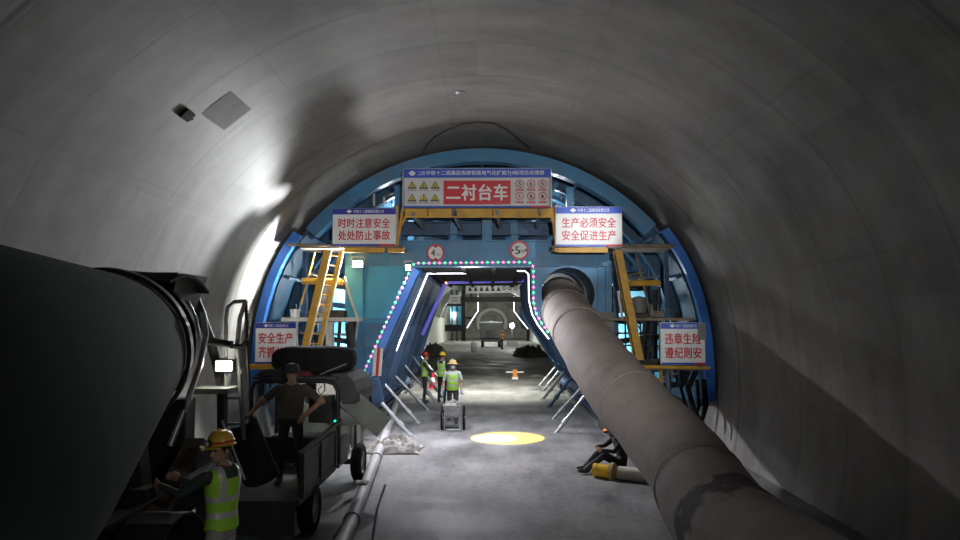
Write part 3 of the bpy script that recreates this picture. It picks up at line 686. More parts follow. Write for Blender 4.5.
for j, yc in enumerate((183.8, 196.4)):
    for i, xc in enumerate((519.6, 531, 542.3)):
        x, z = bp(xc, yc); r = 4.2/39*H
        b = MB(); b.lathe([(r*0.82, 0), (r, 0), (r, 0.006), (r*0.82, 0.006), (r*0.82, 0)], (x, 0.002, z), V((0, -1, 0)), 24, cap=False)
        if j == 1: b.bar((x-r*0.6, -0.002, z+r*0.6), (x+r*0.6, -0.002, z-r*0.6), 0.012, 0.005, V((0, 1, 0)))
        q = b.build('prohibition_ring', 'sign_red', bn, local=True)
        if j == 0: lettering(('5', '6', '5')[i], r*0.62, r*0.95, 'sign_black', q, (x, -0.001, z), 0.02)
        else:
            b = MB(); b.ball((x, -0.002, z+r*0.3), r*0.16, 8, (1, 0.2, 1)); b.box((x, -0.002, z-r*0.15), (r*0.22+0.02*i, 0.004, r*0.6)); b.build('pictogram', 'sign_black', q, local=True)
        b = MB(); b.box((x, 0.0, z-r*1.45), (r*1.9, 0.005, r*0.5)); b.build('red_caption_strip', 'sign_red', bn, local=True)
        lettering(('限宽五米', '限高四米', '限速五里', '禁止烟火', '禁止跨越', '禁止入内')[j*3+i], r*1.6, r*0.32, 'sign_white', bn, (x, -0.003, z-r*1.45), 0.0, 'caption')
b = MB()
for p0, p1 in (((-W/2-.02, .05, 0), (-W/2-.02, .05, H)), ((W/2+.02, .05, 0), (W/2+.02, .05, H)), ((-W/2, .06, H+.01), (W/2, .06, H+.01))): b.bar(p0, p1, 0.03, 0.03, V((0, 1, 0)))
b.build('banner_frame', 'steel', bn, local=True)
# round limit signs
def limit_sign(label, px, py, txt, r, horiz):
    t = thing('limit_sign', label, 'sign', at(px, py, 16.86))
    b = MB(); b.lathe([(0, -0.02), (r, -0.02), (r, 0.0), (0, 0.0)], (0, 0, 0), V((0, -1, 0)), 40, cap=False); b.build('disc', 'sign_white', t, smooth=30, local=True)
    b = MB(); b.lathe([(r*0.8, 0.0), (r, 0), (r, 0.008), (r*0.8, 0.008), (r*0.8, 0)], (0, 0, 0), V((0, -1, 0)), 40, cap=False); b.build('red_ring', 'sign_red', t, local=True)
    for k in (-1, 1):
        b = MB()
        if horiz: tri = [(k*r*0.78, -0.002, -r*.2), (k*r*0.78, -0.002, r*.2), (k*r*0.5, -0.002, 0)]
        else: tri = [(-r*.3, -0.002, k*r*0.78), (r*.3, -0.002, k*r*0.78), (0, -0.002, k*r*0.55)]
        b.prism([V(q) for q in tri], (0, -0.004, 0)); b.build('arrow_head', 'sign_black', t, local=True)
    lettering(txt[0], r*0.46, r*0.8, 'sign_black', t, (-r*.28 if not horiz else -r*.18, -0.001, 0), 0.02)
    lettering(txt[1], r*0.5, r*0.34, 'sign_black', t, (r*.28, -0.001, -r*.16), 0.0)
    b = MB(); b.box((0, 0.06, 0), (0.05, 0.08, 0.05)); b.build('fixing', 'steel', t, local=True)
limit_sign('round red-rimmed height limit sign marked 4 on the blue header', 435.5, 252.8, ('4', '.5m'), 0.215, False)
limit_sign('round red-rimmed width limit sign marked 5 on the blue header', 519.2, 250.2, ('5', 'm'), 0.235, True)

# ================================================================== LAMPS AND LED STRINGS ON THE GANTRY
def flood(name, label, px, py, Y, w, h, tilt=0.0, m='lamp'):
    t = thing(name, label, 'floodlight', at(px, py, Y))
    b = MB(); b.box((0, 0.07, 0), (w+0.05, 0.1, h+0.05)); b.build('housing', 'dark_steel', t, bevel=0.01, local=True)
    b = MB(); b.box((0, 0.01, 0), (w, 0.02, h)); b.build('lens', m, t, local=True)
    b = MB(); b.bar((-w/2-.03, 0.08, 0), (-w/2-.03, 0.08, h/2+.1), 0.02, 0.03); b.bar((w/2+.03, 0.08, 0), (w/2+.03, 0.08, h/2+.1), 0.02, 0.03); b.bar((-w/2-.03, 0.08, h/2+.1), (w/2+.03, 0.08, h/2+.1), 0.02, 0.03, V((0, 1, 0)))
    b.build('bracket', 'steel', t, local=True); return t
flood('floodlight', 'glaring white floodlight on the teal leg panel beside the yellow ladder', 357.5, 264, 16.55, 0.24, 0.15)
flood('floodlight', 'glaring floodlight at the upper left corner of the coloured light string', 408, 267.5, 16.75, 0.12, 0.12)
def led_string(path, step):
    # path in front-plane pixels -> evenly spaced bulbs
    P = [at(x, y, 16.84) for x, y in path]; L_ = [0]
    for i in range(1, len(P)): L_.append(L_[-1]+(P[i]-P[i-1]).length)
    n = int(L_[-1]/step); out = []
    for k in range(n+1):
        d = k*step; i = 0
        while i < len(P)-2 and L_[i+1] < d: i += 1
        out.append(P[i].lerp(P[i+1], (d-L_[i])/(L_[i+1]-L_[i])))
    return P, out
path = [(362, 376), (412.5, 265), (416, 263.2), (528, 262), (532.5, 264), (533.5, 270), (533.5, 302), (536, 313), (541, 322), (549, 333)]
P, bulbs = led_string(path, 0.128)
ls = thing('led_light_string', 'string of alternating pink and green lights outlining the portal', 'light string', P[0])
b = MB(); b.tube([q+V((0, 0.03, 0)) for q in P], 0.012, 6); b.build('cable', 'white', ls)
pr = {}
for k, q in enumerate(bulbs[:100]):
    c = 'led_green' if k % 2 else 'led_pink'
    if c not in pr:
        b = MB(); b.ball((0, 0, 0), 0.037, 10); o = b.build('bulb', c, ls, smooth=80, local=True); pr[c] = o
    else:
        o = pr[c].copy(); COL.objects.link(o); o.parent = ls
    o.location = q-P[0]
    if c+'c' not in pr:
        b = MB(); b.ball((0, -0.033, 0), 0.012, 8); w_ = b.build('bulb_core', 'led_core', o, local=True); pr[c+'c'] = w_
    else:
        w_ = pr[c+'c'].copy(); COL.objects.link(w_); w_.parent = o
def rope(name, label, pts, Y, r, m, cat='rope light', Y2=None):
    n = len(pts); P = [at(x, y, Y if Y2 is None else Y+(Y2-Y)*i/(n-1)) for i, (x, y) in enumerate(pts)]
    b = MB(); b.tube(P, r, 8); o = rebase(b.build(name, m, smooth=60), P[0]); return tag(o, label, cat)
rope('rope_light', 'white rope light slanting down the second frame inside the portal, left', [(396, 351), (428, 273)], 20.2, 0.026, 'rope_white')
rope('rope_light', 'white rope light along the second portal beam, under the coloured string at left', [(429, 273.6), (466, 273.4)], 20.2, 0.02, 'rope_white')
rope('rope_light', 'white rope light curving down the right inner edge of the portal', [(517, 271), (525, 271), (528.5, 274), (529, 300), (532, 314), (538, 325), (549, 339)], 17.9, 0.018, 'rope_white')
rope('rope_light', 'violet rope light slanting down the inner portal frame', [(422, 335), (445, 284)], 25.9, 0.07, 'rope_blue')
rope('rope_light', 'violet rope light running level across the inner portal beam', [(444, 282), (524, 280)], 25.7, 0.08, 'rope_blue')
rope('tube_light', 'short orange tube lamp under the inner corner of the portal', [(443, 278), (447, 284)], 24.6, 0.03, mat('orange_glow', (1, .5, .3), emit=(1, 0.35, 0.2), estr=3), 'lamp')
# upper left: pale lit edges above the deck
for (x0, y0, x1, y1) in ((374, 190, 374, 206), (384, 197, 384, 206)):
    b = MB(); b.bar(at(x0, y0, 18.0), at(x1, y1, 18.0), 0.05, 0.05, V((0, 1, 0))); b.build('hand_rail_post', 'white_board', G)
for (x0, y0, x1, y1) in ((374, 189, 404, 176), (384, 197, 404, 188), (350, 205, 372, 192)):
    b = MB(); b.bar(at(x0, y0, 18.0), at(x1, y1, 18.0), 0.04, 0.04, V((0, 1, 0))); b.build('hand_rail', 'board', G)
# ================================================================== VENTILATION DUCT
def spline(ctrl, n):
    out = []; m = len(ctrl)
    for i in range(m-1):
        p0, p1, p2, p3 = ctrl[max(i-1, 0)], ctrl[i], ctrl[i+1], ctrl[min(i+2, m-1)]
        for k in range(n):
            t = k/n; out.append(0.5*((2*p1)+(-p0+p2)*t+(2*p0-5*p1+4*p2-p3)*t*t+(-p0+3*p1-3*p2+p3)*t**3))
    out.append(ctrl[-1]); return out
def pxd(px, py, Y): return at(px, py, Y)
ctrl = [V((3.15, -1.0, 0.6)), V((3.0, 3.6, 0.62)), V((2.55, 7.2, 0.66)), at(681, 458, 9.6), at(616, 385, 12.0), at(584, 340, 14.4), at(565, 310, 16.9), at(561, 299, 18.2), V((2.0, 21.0, 3.7)), V((2.0, 29.0, 3.75))]
pts = spline(ctrl, 16); R_ = []; Q = []
for i, p in enumerate(pts): Q.append(p); R_.append(0.56+0.012*math.sin(p.y*5.1)*math.sin(p.y*1.3)-(0.02 if any(abs(p.y-s) < 0.12 for s in (8.75, 14.9)) else 0))
b = MB(); b.tube(Q, R_, 40)
for v in b.bm.verts:
    q = noise.noise(v.co*1.4)*0.022+noise.noise(V((v.co.x*2, v.co.y*5, v.co.z*2)))*0.012
    v.co += V((0, 0, 1))*q
D = thing('ventilation_duct', 'huge pale fabric air duct running from the right foreground up into the gantry', 'duct', Q[0])
b.build('duct_tube', 'duct', D, smooth=60)
for yv in (14.9, 8.75, 11.3):
    i = min(range(len(Q)), key=lambda k: abs(Q[k].y-yv)); d = (Q[i+1]-Q[i-1]).normalized()
    b = MB(); b.lathe([(0.555, -0.03), (0.575, -0.02), (0.575, 0.02), (0.555, 0.03)], Q[i], d, 40, cap=False); b.build('joint_band', 'duct', D, smooth=50)
i = min(range(len(Q)), key=lambda k: abs(Q[k].y-16.7)); d = (Q[i+1]-Q[i-1]).normalized()
b = MB(); b.lathe([(0.555, -0.15), (0.585, -0.13), (0.585, 0.13), (0.555, 0.15)], Q[i], d, 40, cap=False); b.build('end_sleeve', mat('duct_sleeve', (0.3, 0.25, 0.23), 0.8, 0, 0.1, 2), D, smooth=50)

# ================================================================== CONCRETE MIXER TRUCK (left foreground)
MX = thing('mixer_truck', 'concrete mixer truck with a huge dark drum filling the left foreground', 'truck', (-3.9, 4, 0))
A = V((-3.29, 4, 2.25)); dv = (V((-4.12, 8, 2.67))-A); ax_ = dv.normalized(); sc_ = dv.length/4
def dpt(y): return A+dv*((y-4)/4)
prof = [(0.3, -0.6), (0.62, -0.5), (0.72, 0.0), (1.0, 1.0), (1.16, 2.0), (1.22, 2.6), (1.23, 3.2), (1.17, 4.0), (1.05, 5.0), (0.93, 6.0), (0.81, 7.0), (0.71, 7.75)]
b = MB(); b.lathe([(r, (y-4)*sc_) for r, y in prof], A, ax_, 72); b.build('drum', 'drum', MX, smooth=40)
b = MB(); b.lathe([(r, (y-4)*sc_) for r, y in ((0.82, 7.02), (0.86, 7.04), (0.86, 7.16), (0.82, 7.18))], A, ax_, 72, cap=False); b.build('roller_ring', 'dark_steel', MX, smooth=40)
b = MB(); b.lathe([(r, (y-4)*sc_) for r, y in ((0.70, 7.7), (0.77, 7.72), (0.77, 7.84), (0.66, 7.86), (0.55, 7.82), (0.45, 7.4), (0.1, 7.3))], A, ax_, 64, cap=False); b.build('drum_mouth', 'black', MX, smooth=40)
# charge hopper and its hood
mo = dpt(7.8)
b = MB()
for k in range(9):
    t0, t1 = k/9, (k+1)/9
    f = lambda t: mo+V((0.10+0.0*t, -0.35+1.05*t, 0.72+0.16*math.sin(t*PI*0.9)-0.12*t))
    b.prism([f(t0)+V((-0.72, 0, 0)), f(t0)+V((0.55, 0, -0.08)), f(t1)+V((0.55, 0, -0.08)), f(t1)+V((-0.72, 0, 0))], (0, 0, 0.03))
b.build('hopper_hood', 'black', MX)
b = MB(); vs = []; fs = []
for i, (hw, hd, z) in enumerate(((0.62, 0.42, 0.78), (0.5, 0.34, 0.35), (0.24, 0.22, -0.05))):
    c = mo+V((-0.05, 0.42, z)); vs += [c+V((-hw, -hd, 0)), c+V((hw, -hd, 0)), c+V((hw, hd, 0)), c+V((-hw, hd, 0))]
for i in range(2):
    for k in range(4): fs.append((i*4+k, i*4+(k+1) % 4, i*4+4+(k+1) % 4, i*4+4+k))
b._new(vs, fs); o = b.build('charge_hopper', 'dark_steel', MX); sm = o.modifiers.new('t', 'SOLIDIFY'); sm.thickness = 0.02
for nm, m, r, pts in (
    ('support_tube', 'galv', 0.035, [at(203, 312, 8.5), at(206, 335, 8.5), at(200, 365, 8.4), at(186, 405, 8.25), at(170, 446, 8.1)]),
    ('support_tube', 'galv', 0.03, [at(187, 302, 8.3), at(195, 318, 8.3), at(199, 340, 8.3)]),
    ('support_post', 'dark_steel', 0.06, [at(190, 285, 8.9), at(212, 345, 8.9), at(222, 385, 8.9), at(222, 520, 8.9)]),
    ('support_post', 'dark_steel', 0.06, [at(150, 300, 8.7), at(150, 530, 8.7)]),
    ('support_beam', 'dark_steel', 0.05, [at(205, 340, 8.6), at(232, 345, 8.6)])):
    b = MB(); b.tube(pts, r, 10); b.build(nm, m, MX, smooth=50)
b = MB(); b.bar(at(196, 440, 7.7), at(140, 545, 6.6), 0.2, 0.06); b.build('chute_stay', mat('brown_primer', (0.09, 0.07, 0.055), 0.8), MX)
# ladder
lad = [at(226, 440, 8.8), at(226, 360, 8.8), at(226, 318, 8.8), at(228, 307, 8.8), at(234, 302, 8.8), at(246, 301, 8.8)]
b = MB(); b.tube(lad, 0.025, 8); b.build('ladder_rail', 'grey', MX, smooth=60)
b = MB(); b.tube([at(246, 301, 8.8), at(240, 318, 8.8), at(237, 345, 8.8), at(240, 380, 8.8), at(244, 440, 8.8)], 0.03, 8); b.build('ladder_rail', 'grey', MX, smooth=60)
b = MB(); b.tube([at(246, 301, 8.8), at(247, 345, 8.8), at(250, 400, 8.8)], 0.02, 8); b.build('ladder_rail', 'dark_steel', MX, smooth=60)
for y in (345, 372, 398, 424): b = MB(); b.bar(at(226, y, 8.8), at(242, y, 8.8), 0.04, 0.03); b.build('ladder_rung', 'grey', MX)
b = MB(); b.tube([at(230, 346, 8.8), at(243, 347, 8.7), at(248, 340, 8.7)], 0.03, 8); b.build('grab_handle', 'black', MX, smooth=50)
b = MB(); b.box(at(219, 385, 8.8)+V((0, -0.1, -0.05)), (0.46, 0.4, 0.07)); b.build('rear_step', 'pale_green', MX, bevel=0.01)
b = MB(); b.box(at(218, 372, 8.8)+V((0, 0.06, 0)), (0.06, 0.1, 0.34)); b.build('lamp_post', 'dark_steel', MX)
wl = thing('work_lamp', 'small glaring rectangular work lamp on the step behind the mixer drum', 'lamp', at(224, 366, 8.72))
b = MB(); b.box((0, 0.05, 0), (0.24, 0.1, 0.16)); b.build('housing', 'dark_steel', wl, bevel=0.01, local=True)
b = MB(); b.box((0, -0.005, 0), (0.2, 0.02, 0.12)); b.build('lens', 'lamp_warm', wl, local=True)
# chassis and wheels below the drum
for x in (-4.35, -3.35):
    b = MB(); b.ibeam((x, -1.2, 1.0), (x, 8.9, 1.0), 0.16, 0.3, 0.03); b.build('chassis_rail', 'dark_steel', MX)
for y in (0.5, 3.5, 6.9):
    b = MB(); b.bar((-4.4, y, 1.2), (-3.3, y, 1.2), 0.2, 0.15); b.build('cross_member', 'dark_steel', MX)
b = MB(); b.prism([V((-4.3, 6.95, 1.2)), V((-3.4, 6.95, 1.2)), V((-3.55, 7.05, 1.85)), V((-4.1, 7.05, 1.85))], (0, 0.2, 0)); b.build('drum_pedestal', 'dark_steel', MX)
for y in (0.2, 4.9, 6.3):
    for x in (-4.85, -2.95):
        b = MB(); k = 1 if x > -4 else -1
        b.lathe([(0.18, -0.17), (0.42, -0.17), (0.5, -0.13), (0.52, 0), (0.5, 0.13), (0.42, 0.17), (0.3, 0.15), (0.28, 0.06), (0.0, 0.06)], (x, y, 0.52), V((k, 0, 0)), 32, cap=False); o = b.build('wheel', 'black', MX, smooth=40)
        b = MB(); b.lathe([(0.0, 0.09), (0.12, 0.09), (0.14, 0.05), (0.27, 0.06), (0.28, 0.03)], (x, y, 0.52), V((k, 0, 0)), 24, cap=False); b.build('hub', 'grey', o, smooth=40)
for y in (4.9, 6.3):
    b = MB()
    for k in range(8):
        a0, a1 = PI*(0.08+0.84*k/8), PI*(0.08+0.84*(k+1)/8)
        b.prism([V((-3.15, y+0.62*math.cos(a0), 0.55+0.62*math.sin(a0))), V((-2.72, y+0.62*math.cos(a0), 0.55+0.62*math.sin(a0))), V((-2.72, y+0.62*math.cos(a1), 0.55+0.62*math.sin(a1))), V((-3.15, y+0.62*math.cos(a1), 0.55+0.62*math.sin(a1)))], (0, 0, 0.02))
    b.build('mudguard', 'dark_steel', MX)
b = MB(); b.box((-4.3, 8.35, 1.3), (1.5, 0.3, 1.35)); b.box((-4.3, 8.2, 0.75), (1.7, 0.9, 0.12)); b.build('rear_frame', 'dark_steel', MX, bevel=0.02)
# discharge chute swung to the side
b = MB(); p0, p1 = at(236, 424, 8.8), at(259, 482, 8.4); d = (p1-p0); x_, dd, z_ = b.frame(p0, p1); vs = []; fs = []; n = 14
for i in range(9):
    c = p0.lerp(p1, i/8)
    for k in range(n+1):
        q = PI*(k/n); vs.append(c+(x_*math.cos(q)*0.22-z_*math.sin(q)*0.2+z_*0.1))
for i in range(8):
    for k in range(n): fs.append((i*(n+1)+k, i*(n+1)+k+1, (i+1)*(n+1)+k+1, (i+1)*(n+1)+k))
b._new(vs, fs); o = b.build('discharge_chute', 'black', MX, smooth=50); sm = o.modifiers.new('t', 'SOLIDIFY'); sm.thickness = 0.02
b = MB(); b.bar(p0+x_*0.22+z_*0.1, p1+x_*0.22+z_*0.1, 0.022, 0.02); b.build('chute_lip', 'galv', o)
b = MB(); b.bar(p0-x_*0.22+z_*0.1, p1-x_*0.22+z_*0.1, 0.022, 0.02); b.build('chute_lip', 'dark_steel', o)

# ================================================================== SMALL FLATBED TRUCK
T = thing('flatbed_truck', 'small dusty flatbed truck with an open cab frame and lowered tailgate', 'truck', (-3.1, 11, 0))
xl, xr = -3.75, -2.4
b = MB(); b.box(((xl+xr)/2, 10.0, 0.6), (xr-xl, 2.1, 0.06)); b.build('bed_floor', 'truck', T)
for x in (xr, xl):
    b = MB(); b.box((x, 9.95, 0.93), (0.035, 1.9, 0.5))
    for y in (9.02, 9.95, 10.88): b.box((x+(0.02 if x == xr else -0.02), y, 0.93), (0.05, 0.06, 0.56))
    b.box((x, 9.95, 1.17), (0.06, 1.9, 0.05)); b.box((x, 9.95, 0.69), (0.06, 1.9, 0.05)); b.build('side_board', 'truck', T)
b = MB(); b.box(((xl+xr)/2, 8.95, 0.42), (xr-xl-0.1, 0.04, 0.42)); b.build('tailgate', 'truck', T)
b = MB(); b.bar((-2.42, 9.0, 1.2), (-2.35, 11.1, 1.32), 0.05, 0.05); b.build('top_rail', 'truck', T)
for x in (-3.45, -2.7):
    b = MB(); b.ibeam((x, 9.0, 0.48), (x, 13.6, 0.48), 0.1, 0.16, 0.02); b.build('chassis_rail', 'dark_steel', T)
for x, y in ((-2.42, 9.75), (-3.72, 9.75), (-2.34, 12.9), (-3.72, 12.9)):
    k = 1 if x > -3 else -1; b = MB()
    b.lathe([(0.14, -0.1), (0.27, -0.1), (0.325, -0.07), (0.335, 0), (0.325, 0.07), (0.27, 0.1), (0.2, 0.09), (0.18, 0.03), (0, 0.03)], (x-0.05*k, y, 0.335), V((k, 0, 0)), 28, cap=False); o = b.build('wheel', 'black', T, smooth=40)
    b = MB(); b.lathe([(0, 0.06), (0.07, 0.06), (0.09, 0.035), (0.18, 0.05), (0.195, 0.08)], (x-0.05*k, y, 0.335), V((k, 0, 0)), 20, cap=False); b.build('hub', 'steel', o, smooth=40)
for x in (-3.1,):
    b = MB(); b.cyl((-3.7, 9.75, 0.335), (-2.45, 9.75, 0.335), 0.05, 10); b.build('axle', 'dark_steel', T); b = MB(); b.cyl((-3.7, 12.9, 0.335), (-2.4, 12.9, 0.335), 0.05, 10); b.build('axle', 'dark_steel', T)
# cab frame: rear hoop
def hoop(y, m='dark_steel'):
    L = at(257, 400, y); z1 = at(290, 381, y).z
    P = [V((-3.78, y, 0.65)), V((-3.78, y, z1-0.15)), V((-3.74, y, z1-0.04)), V((-3.62, y, z1)), V((-2.6, y, z1)), V((-2.47, y, z1-0.04)), V((-2.41, y, z1-0.16)), V((-2.38, y, 0.65))]
    b = MB(); b.tube(P, 0.035, 8); return b.build('cab_hoop', m, T, smooth=60)
hoop(11.15); hoop(12.5)
zt = at(290, 381, 11.15).z
b = MB(); b.box((-3.1, 11.8, zt+0.045), (1.34, 1.3, 0.04)); b.build('cab_roof', 'truck', T)
b = MB(); b.box((-3.1, 11.22, 0.85), (1.3, 0.04, 0.4)); b.build('cab_back_panel', 'dark_steel', T)
# curved side of the cab roof, and the sheet hanging from it
b = MB(); p = [at(331, 374, 11.3), at(345, 373, 11.3), at(353, 380, 11.3), at(357, 392, 11.3), at(356, 404, 11.3), at(341, 404, 11.3)]
b.prism(p, (0.05, 1.2, 0)); b.build('roof_side', 'truck', T, bevel=0.02)
b = MB(); q = [at(338, 404, 11.25), at(357, 391, 11.45), at(391, 419, 12.3), at(377, 437, 12.1)]; nrm = (q[1]-q[0]).cross(q[3]-q[0]).normalized()
b.prism(q, nrm*0.02); b.prism([q[0].lerp(q[1], .92)+nrm*.02, q[1]+nrm*.02, q[2]+nrm*.02, q[3].lerp(q[2], .92)+nrm*.02], nrm*0.03); b.build('hanging_flap', 'pale_green', T)
b = MB(); b.cyl(q[3].lerp(q[0], .25)+nrm*0.03+(q[2]-q[3])*0.3, q[3].lerp(q[0], .1)+nrm*0.03+(q[2]-q[3])*0.62, 0.012, 6); b.build('flap_handle', 'dark_steel', T)
b = MB(); b.lathe([(0, -0.35), (0.18, -0.33), (0.22, -0.26), (0.22, 0.26), (0.18, 0.33), (0, 0.35)], at(346, 412, 11.9), V((1, 0.2, 0)), 24, cap=False); b.build('tank', 'pale_green', T, smooth=40)
b = MB(); b.box(at(322, 407, 11.35)+V((0, 0, -0.02)), (0.36, 0.3, 0.42)); o = b.build('control_box', 'dark_steel', T, bevel=0.015)
b = MB(); b.ball(at(335, 421, 11.1), 0.018, 8); b.build('indicator_lamp', mat('green_indicator', (0, 1, .5), emit=(0, 0.9, 0.45), estr=3), o)
b = MB(); b.tube([at(322, 386, 11.3), at(318, 390, 11.3), at(321, 395, 11.3), at(325, 390, 11.3), at(324, 382, 11.3)], 0.01, 6); b.build('hanging_wire', 'black', T)
b = MB(); b.box((-3.05, 13.3, 0.95), (1.36, 0.08, 0.75)); b.build('front_panel', 'pale_green', T, bevel=0.03)
b = MB(); b.box((-2.85, 13.32, 1.6), (0.86, 0.03, 0.5)); b.build('pale_cab_backing', 'white_board', T)  # made-up pale panel standing in for the lit view through the cab
b = MB(); b.box((-3.6, 13.32, 1.55), (0.2, 0.03, 0.6)); b.build('pale_cab_backing', 'white_board', T)
for x0, x1 in ((-3.72, -3.72), (-2.4, -2.4)):
    b = MB(); b.tube([V((x0, 13.3, 1.3)), V((x1, 12.6, zt))], 0.03, 8); b.build('windscreen_pillar', 'dark_steel', T)
b = MB(); b.tube([at(362, 400, 13.0), at(366, 388, 13.0), at(370, 396, 13.0), at(372, 416, 13.0)], 0.03, 8); b.build('mirror_arm', 'black', T, smooth=60)
b = MB(); b.box(at(362, 398, 13.0), (0.14, 0.04, 0.34)); b.build('mirror', 'white', T, bevel=0.02)
b = MB(); b.box((-2.42, 11.6, 0.78), (0.04, 0.7, 0.45)); b.build('side_skirt', 'truck', T)
b = MB(); b.box((-2.42, 12.75, 0.95), (0.05, 0.7, 0.6)); b.build('front_wing', 'pale_green', T, bevel=0.03)
b = MB(); b.box((-3.15, 11.9, 0.9), (1.0, 0.4, 0.18)); b.build('seat', 'black', T, bevel=0.04)
# the load on the cab roof
zr = zt+0.065
rp = at(315, 362, 11.9)
b = MB(); n = 24; prof = []
for i in range(n):
    q = 2*PI*i/n; s_ = lambda v: math.copysign(abs(v)**0.55, v); prof.append((s_(math.cos(q))*0.69, s_(math.sin(q))*0.225))
vs = []; fs = []
for j, (yy, k) in enumerate(((-0.3, 0.86), (-0.24, 0.97), (-0.1, 1.0), (0.1, 1.0), (0.24, 0.97), (0.3, 0.86))):
    for (x, z) in prof: vs.append(V((rp.x+x*k+0.0, rp.y+yy, zr+0.235+z*k+0.012*noise.noise(V((x*3, yy*4, z*3))))))
for j in range(5):
    for i in range(n): fs.append((j*n+i, j*n+(i+1) % n, (j+1)*n+(i+1) % n, (j+1)*n+i))
fs += [tuple(range(n)), tuple(5*n+i for i in range(n-1, -1, -1))]
b._new(vs, fs); tag(rebase(b.build('rolled_cover', 'black', smooth=50), (rp.x, rp.y, zr)), 'fat black rolled cover lying on the roof of the small truck', 'roll')
def crumple(name, label, cat, c, sx, sy, h, m, seed, n=26, grp=None):
    b = MB(); vs = []; fs = []
    for i in range(n+1):
        for j in range(n+1):
            u, w = i/n*2-1, j/n*2-1; r = max(abs(u), abs(w)); k = 1+0.22*noise.noise(V((u*1.6, w*1.6, seed)))
            f = (1-r**3); z = max(0.006, h*f*(0.55+0.75*noise.noise(V((u*2.2+seed, w*3.4, 1)))+0.5*abs(noise.noise(V((u*5, w*7, seed))))))
            vs.append(V(c)+V((u*sx*k, w*sy*k, z)))
    for i in range(n):
        for j in range(n): fs.append((i*(n+1)+j, (i+1)*(n+1)+j, (i+1)*(n+1)+j+1, i*(n+1)+j+1))
    b._new(vs, fs); o = b.build(name, m, smooth=70); rebase(o, c); sm = o.modifiers.new('t', 'SOLIDIFY'); sm.thickness = 0.01; sm.offset = 1
    return tag(o, label, cat, grp)
crumple('rag', 'dark crumpled rag on the truck roof, left of the black roll', 'rag', (-3.45, 11.3, zr), 0.28, 0.12, 0.12, 'shirt_dark', 3.0, 14)
crumple('rag', 'reddish crumpled rag on the truck roof, at the foot of the black roll', 'rag', (-3.05, 11.28, zr), 0.22, 0.1, 0.08, mat('red_rag', (0.16, 0.03, 0.04), 0.9, 0, 0.2), 5.0, 14)
b = MB(); q0 = V((-2.75, 11.35, zr+0.02)); b.tube([q0, q0+V((0.42, 0.05, 0.17))], 0.014, 6); tag(rebase(b.build('steel_rod', 'steel'), q0), 'thin steel rod sticking out of the rags on the truck roof', 'rod')

# ================================================================== THINGS ON THE FLOOR
def fl(px, py): return ground(px, py)
P = [fl(338, 560), fl(352, 527), fl(366, 490), fl(376, 463), fl(384, 443), fl(390, 425), fl(396, 406), fl(405, 388)]
P = [p+V((0, 0, 0.1)) for p in P]
b = MB(); b.tube(P, 0.1, 14)
for i in (1, 3, 5): 
    d = (P[i+1]-P[i]).normalized(); b.lathe([(0.1, -0.04), (0.125, -0.04), (0.125, 0.04), (0.1, 0.04)], P[i], d, 14, cap=False)
tag(rebase(b.build('floor_pipe', 'floor_pipe', smooth=40), P[0]), 'long grey pipe lying on the floor beside the truck wheels', 'pipe')
b = MB(); b.tube([fl(372, 545)+V((0, 0, .02)), fl(377, 510)+V((0, 0, .02)), fl(385, 486)+V((0, 0, .02))], 0.018, 6); tag(rebase(b.build('floor_cable', 'black', smooth=60), fl(372, 545)), 'thin dark cable on the floor just right of the long pipe', 'cable')
crumple('crumpled_sheet', 'heap of crumpled pale sheeting on the floor in front of the struts', 'sheet', fl(393, 451), 0.62, 0.42, 0.34, 'tarp', 1.3, 40)
crumple('rag', 'small pale rag thrown over the floor pipe beside the truck', 'rag', P[2]+V((-0.02, -0.4, 0.1)), 0.12, 0.12, 0.06, 'tarp', 8.0, 10)
# yellow coupling and cream pipe by the duct
yc = fl(603, 478)+V((0, 0, 0.13)); dY = V((0.9, -0.5, 0)).normalized()
t = thing('pipe_coupling', 'short yellow plastic pipe coupling on the floor beside the duct', 'pipe fitting', fl(597, 478))
def hollow(prof): return prof
b = MB(); b.lathe([(0.10, -0.17), (0.125, -0.17), (0.125, -0.1), (0.115, -0.1), (0.115, 0.1), (0.125, 0.1), (0.125, 0.13), (0.1, 0.13), (0.1, -0.17)], yc, dY, 24, cap=False); b.build('sleeve', 'pvc_yellow', t, smooth=40)
b = MB(); b.lathe([(0.1, 0.13), (0.165, 0.13), (0.165, 0.2), (0.12, 0.2), (0.1, 0.13)], yc+dY*0.02, dY, 24, cap=False); b.build('flange', mat('ochre_flange', (0.4, 0.3, 0.12), 0.6), t, smooth=40)
cp = yc+dY*0.3; 
t = thing('cream_pipe', 'cream plastic pipe on the floor disappearing under the duct', 'pipe', cp-V((0, 0, .13)))
b = MB(); b.lathe([(0.1, 0), (0.12, 0), (0.12, 0.75), (0.1, 0.75), (0.1, 0)], cp, dY, 24, cap=False); b.build('barrel', 'pvc', t, smooth=40)
b = MB(); b.lathe([(0.12, 0.62), (0.14, 0.62), (0.14, 0.8), (0.12, 0.8)], cp, dY, 24, cap=False); b.build('socket', 'pvc', t, smooth=40)
# striped marker board at the left leg
mp = at(379, 376, 16.7)
t = thing('marker_board', 'red and white striped marker board at the foot of the left portal leg', 'board', mp)
for k, (x0, x1, m) in enumerate(((372, 375.3, 'white'), (375.3, 378.3, 'sign_red'), (378.3, 381, 'white'))):
    b = MB(); b.prism([at(x0+2, 348, 16.7), at(x1+2, 348, 16.7), at(x1, 376, 16.7), at(x0, 376, 16.7)], (0, 0.03, 0)); b.build('stripe_panel', m, t)
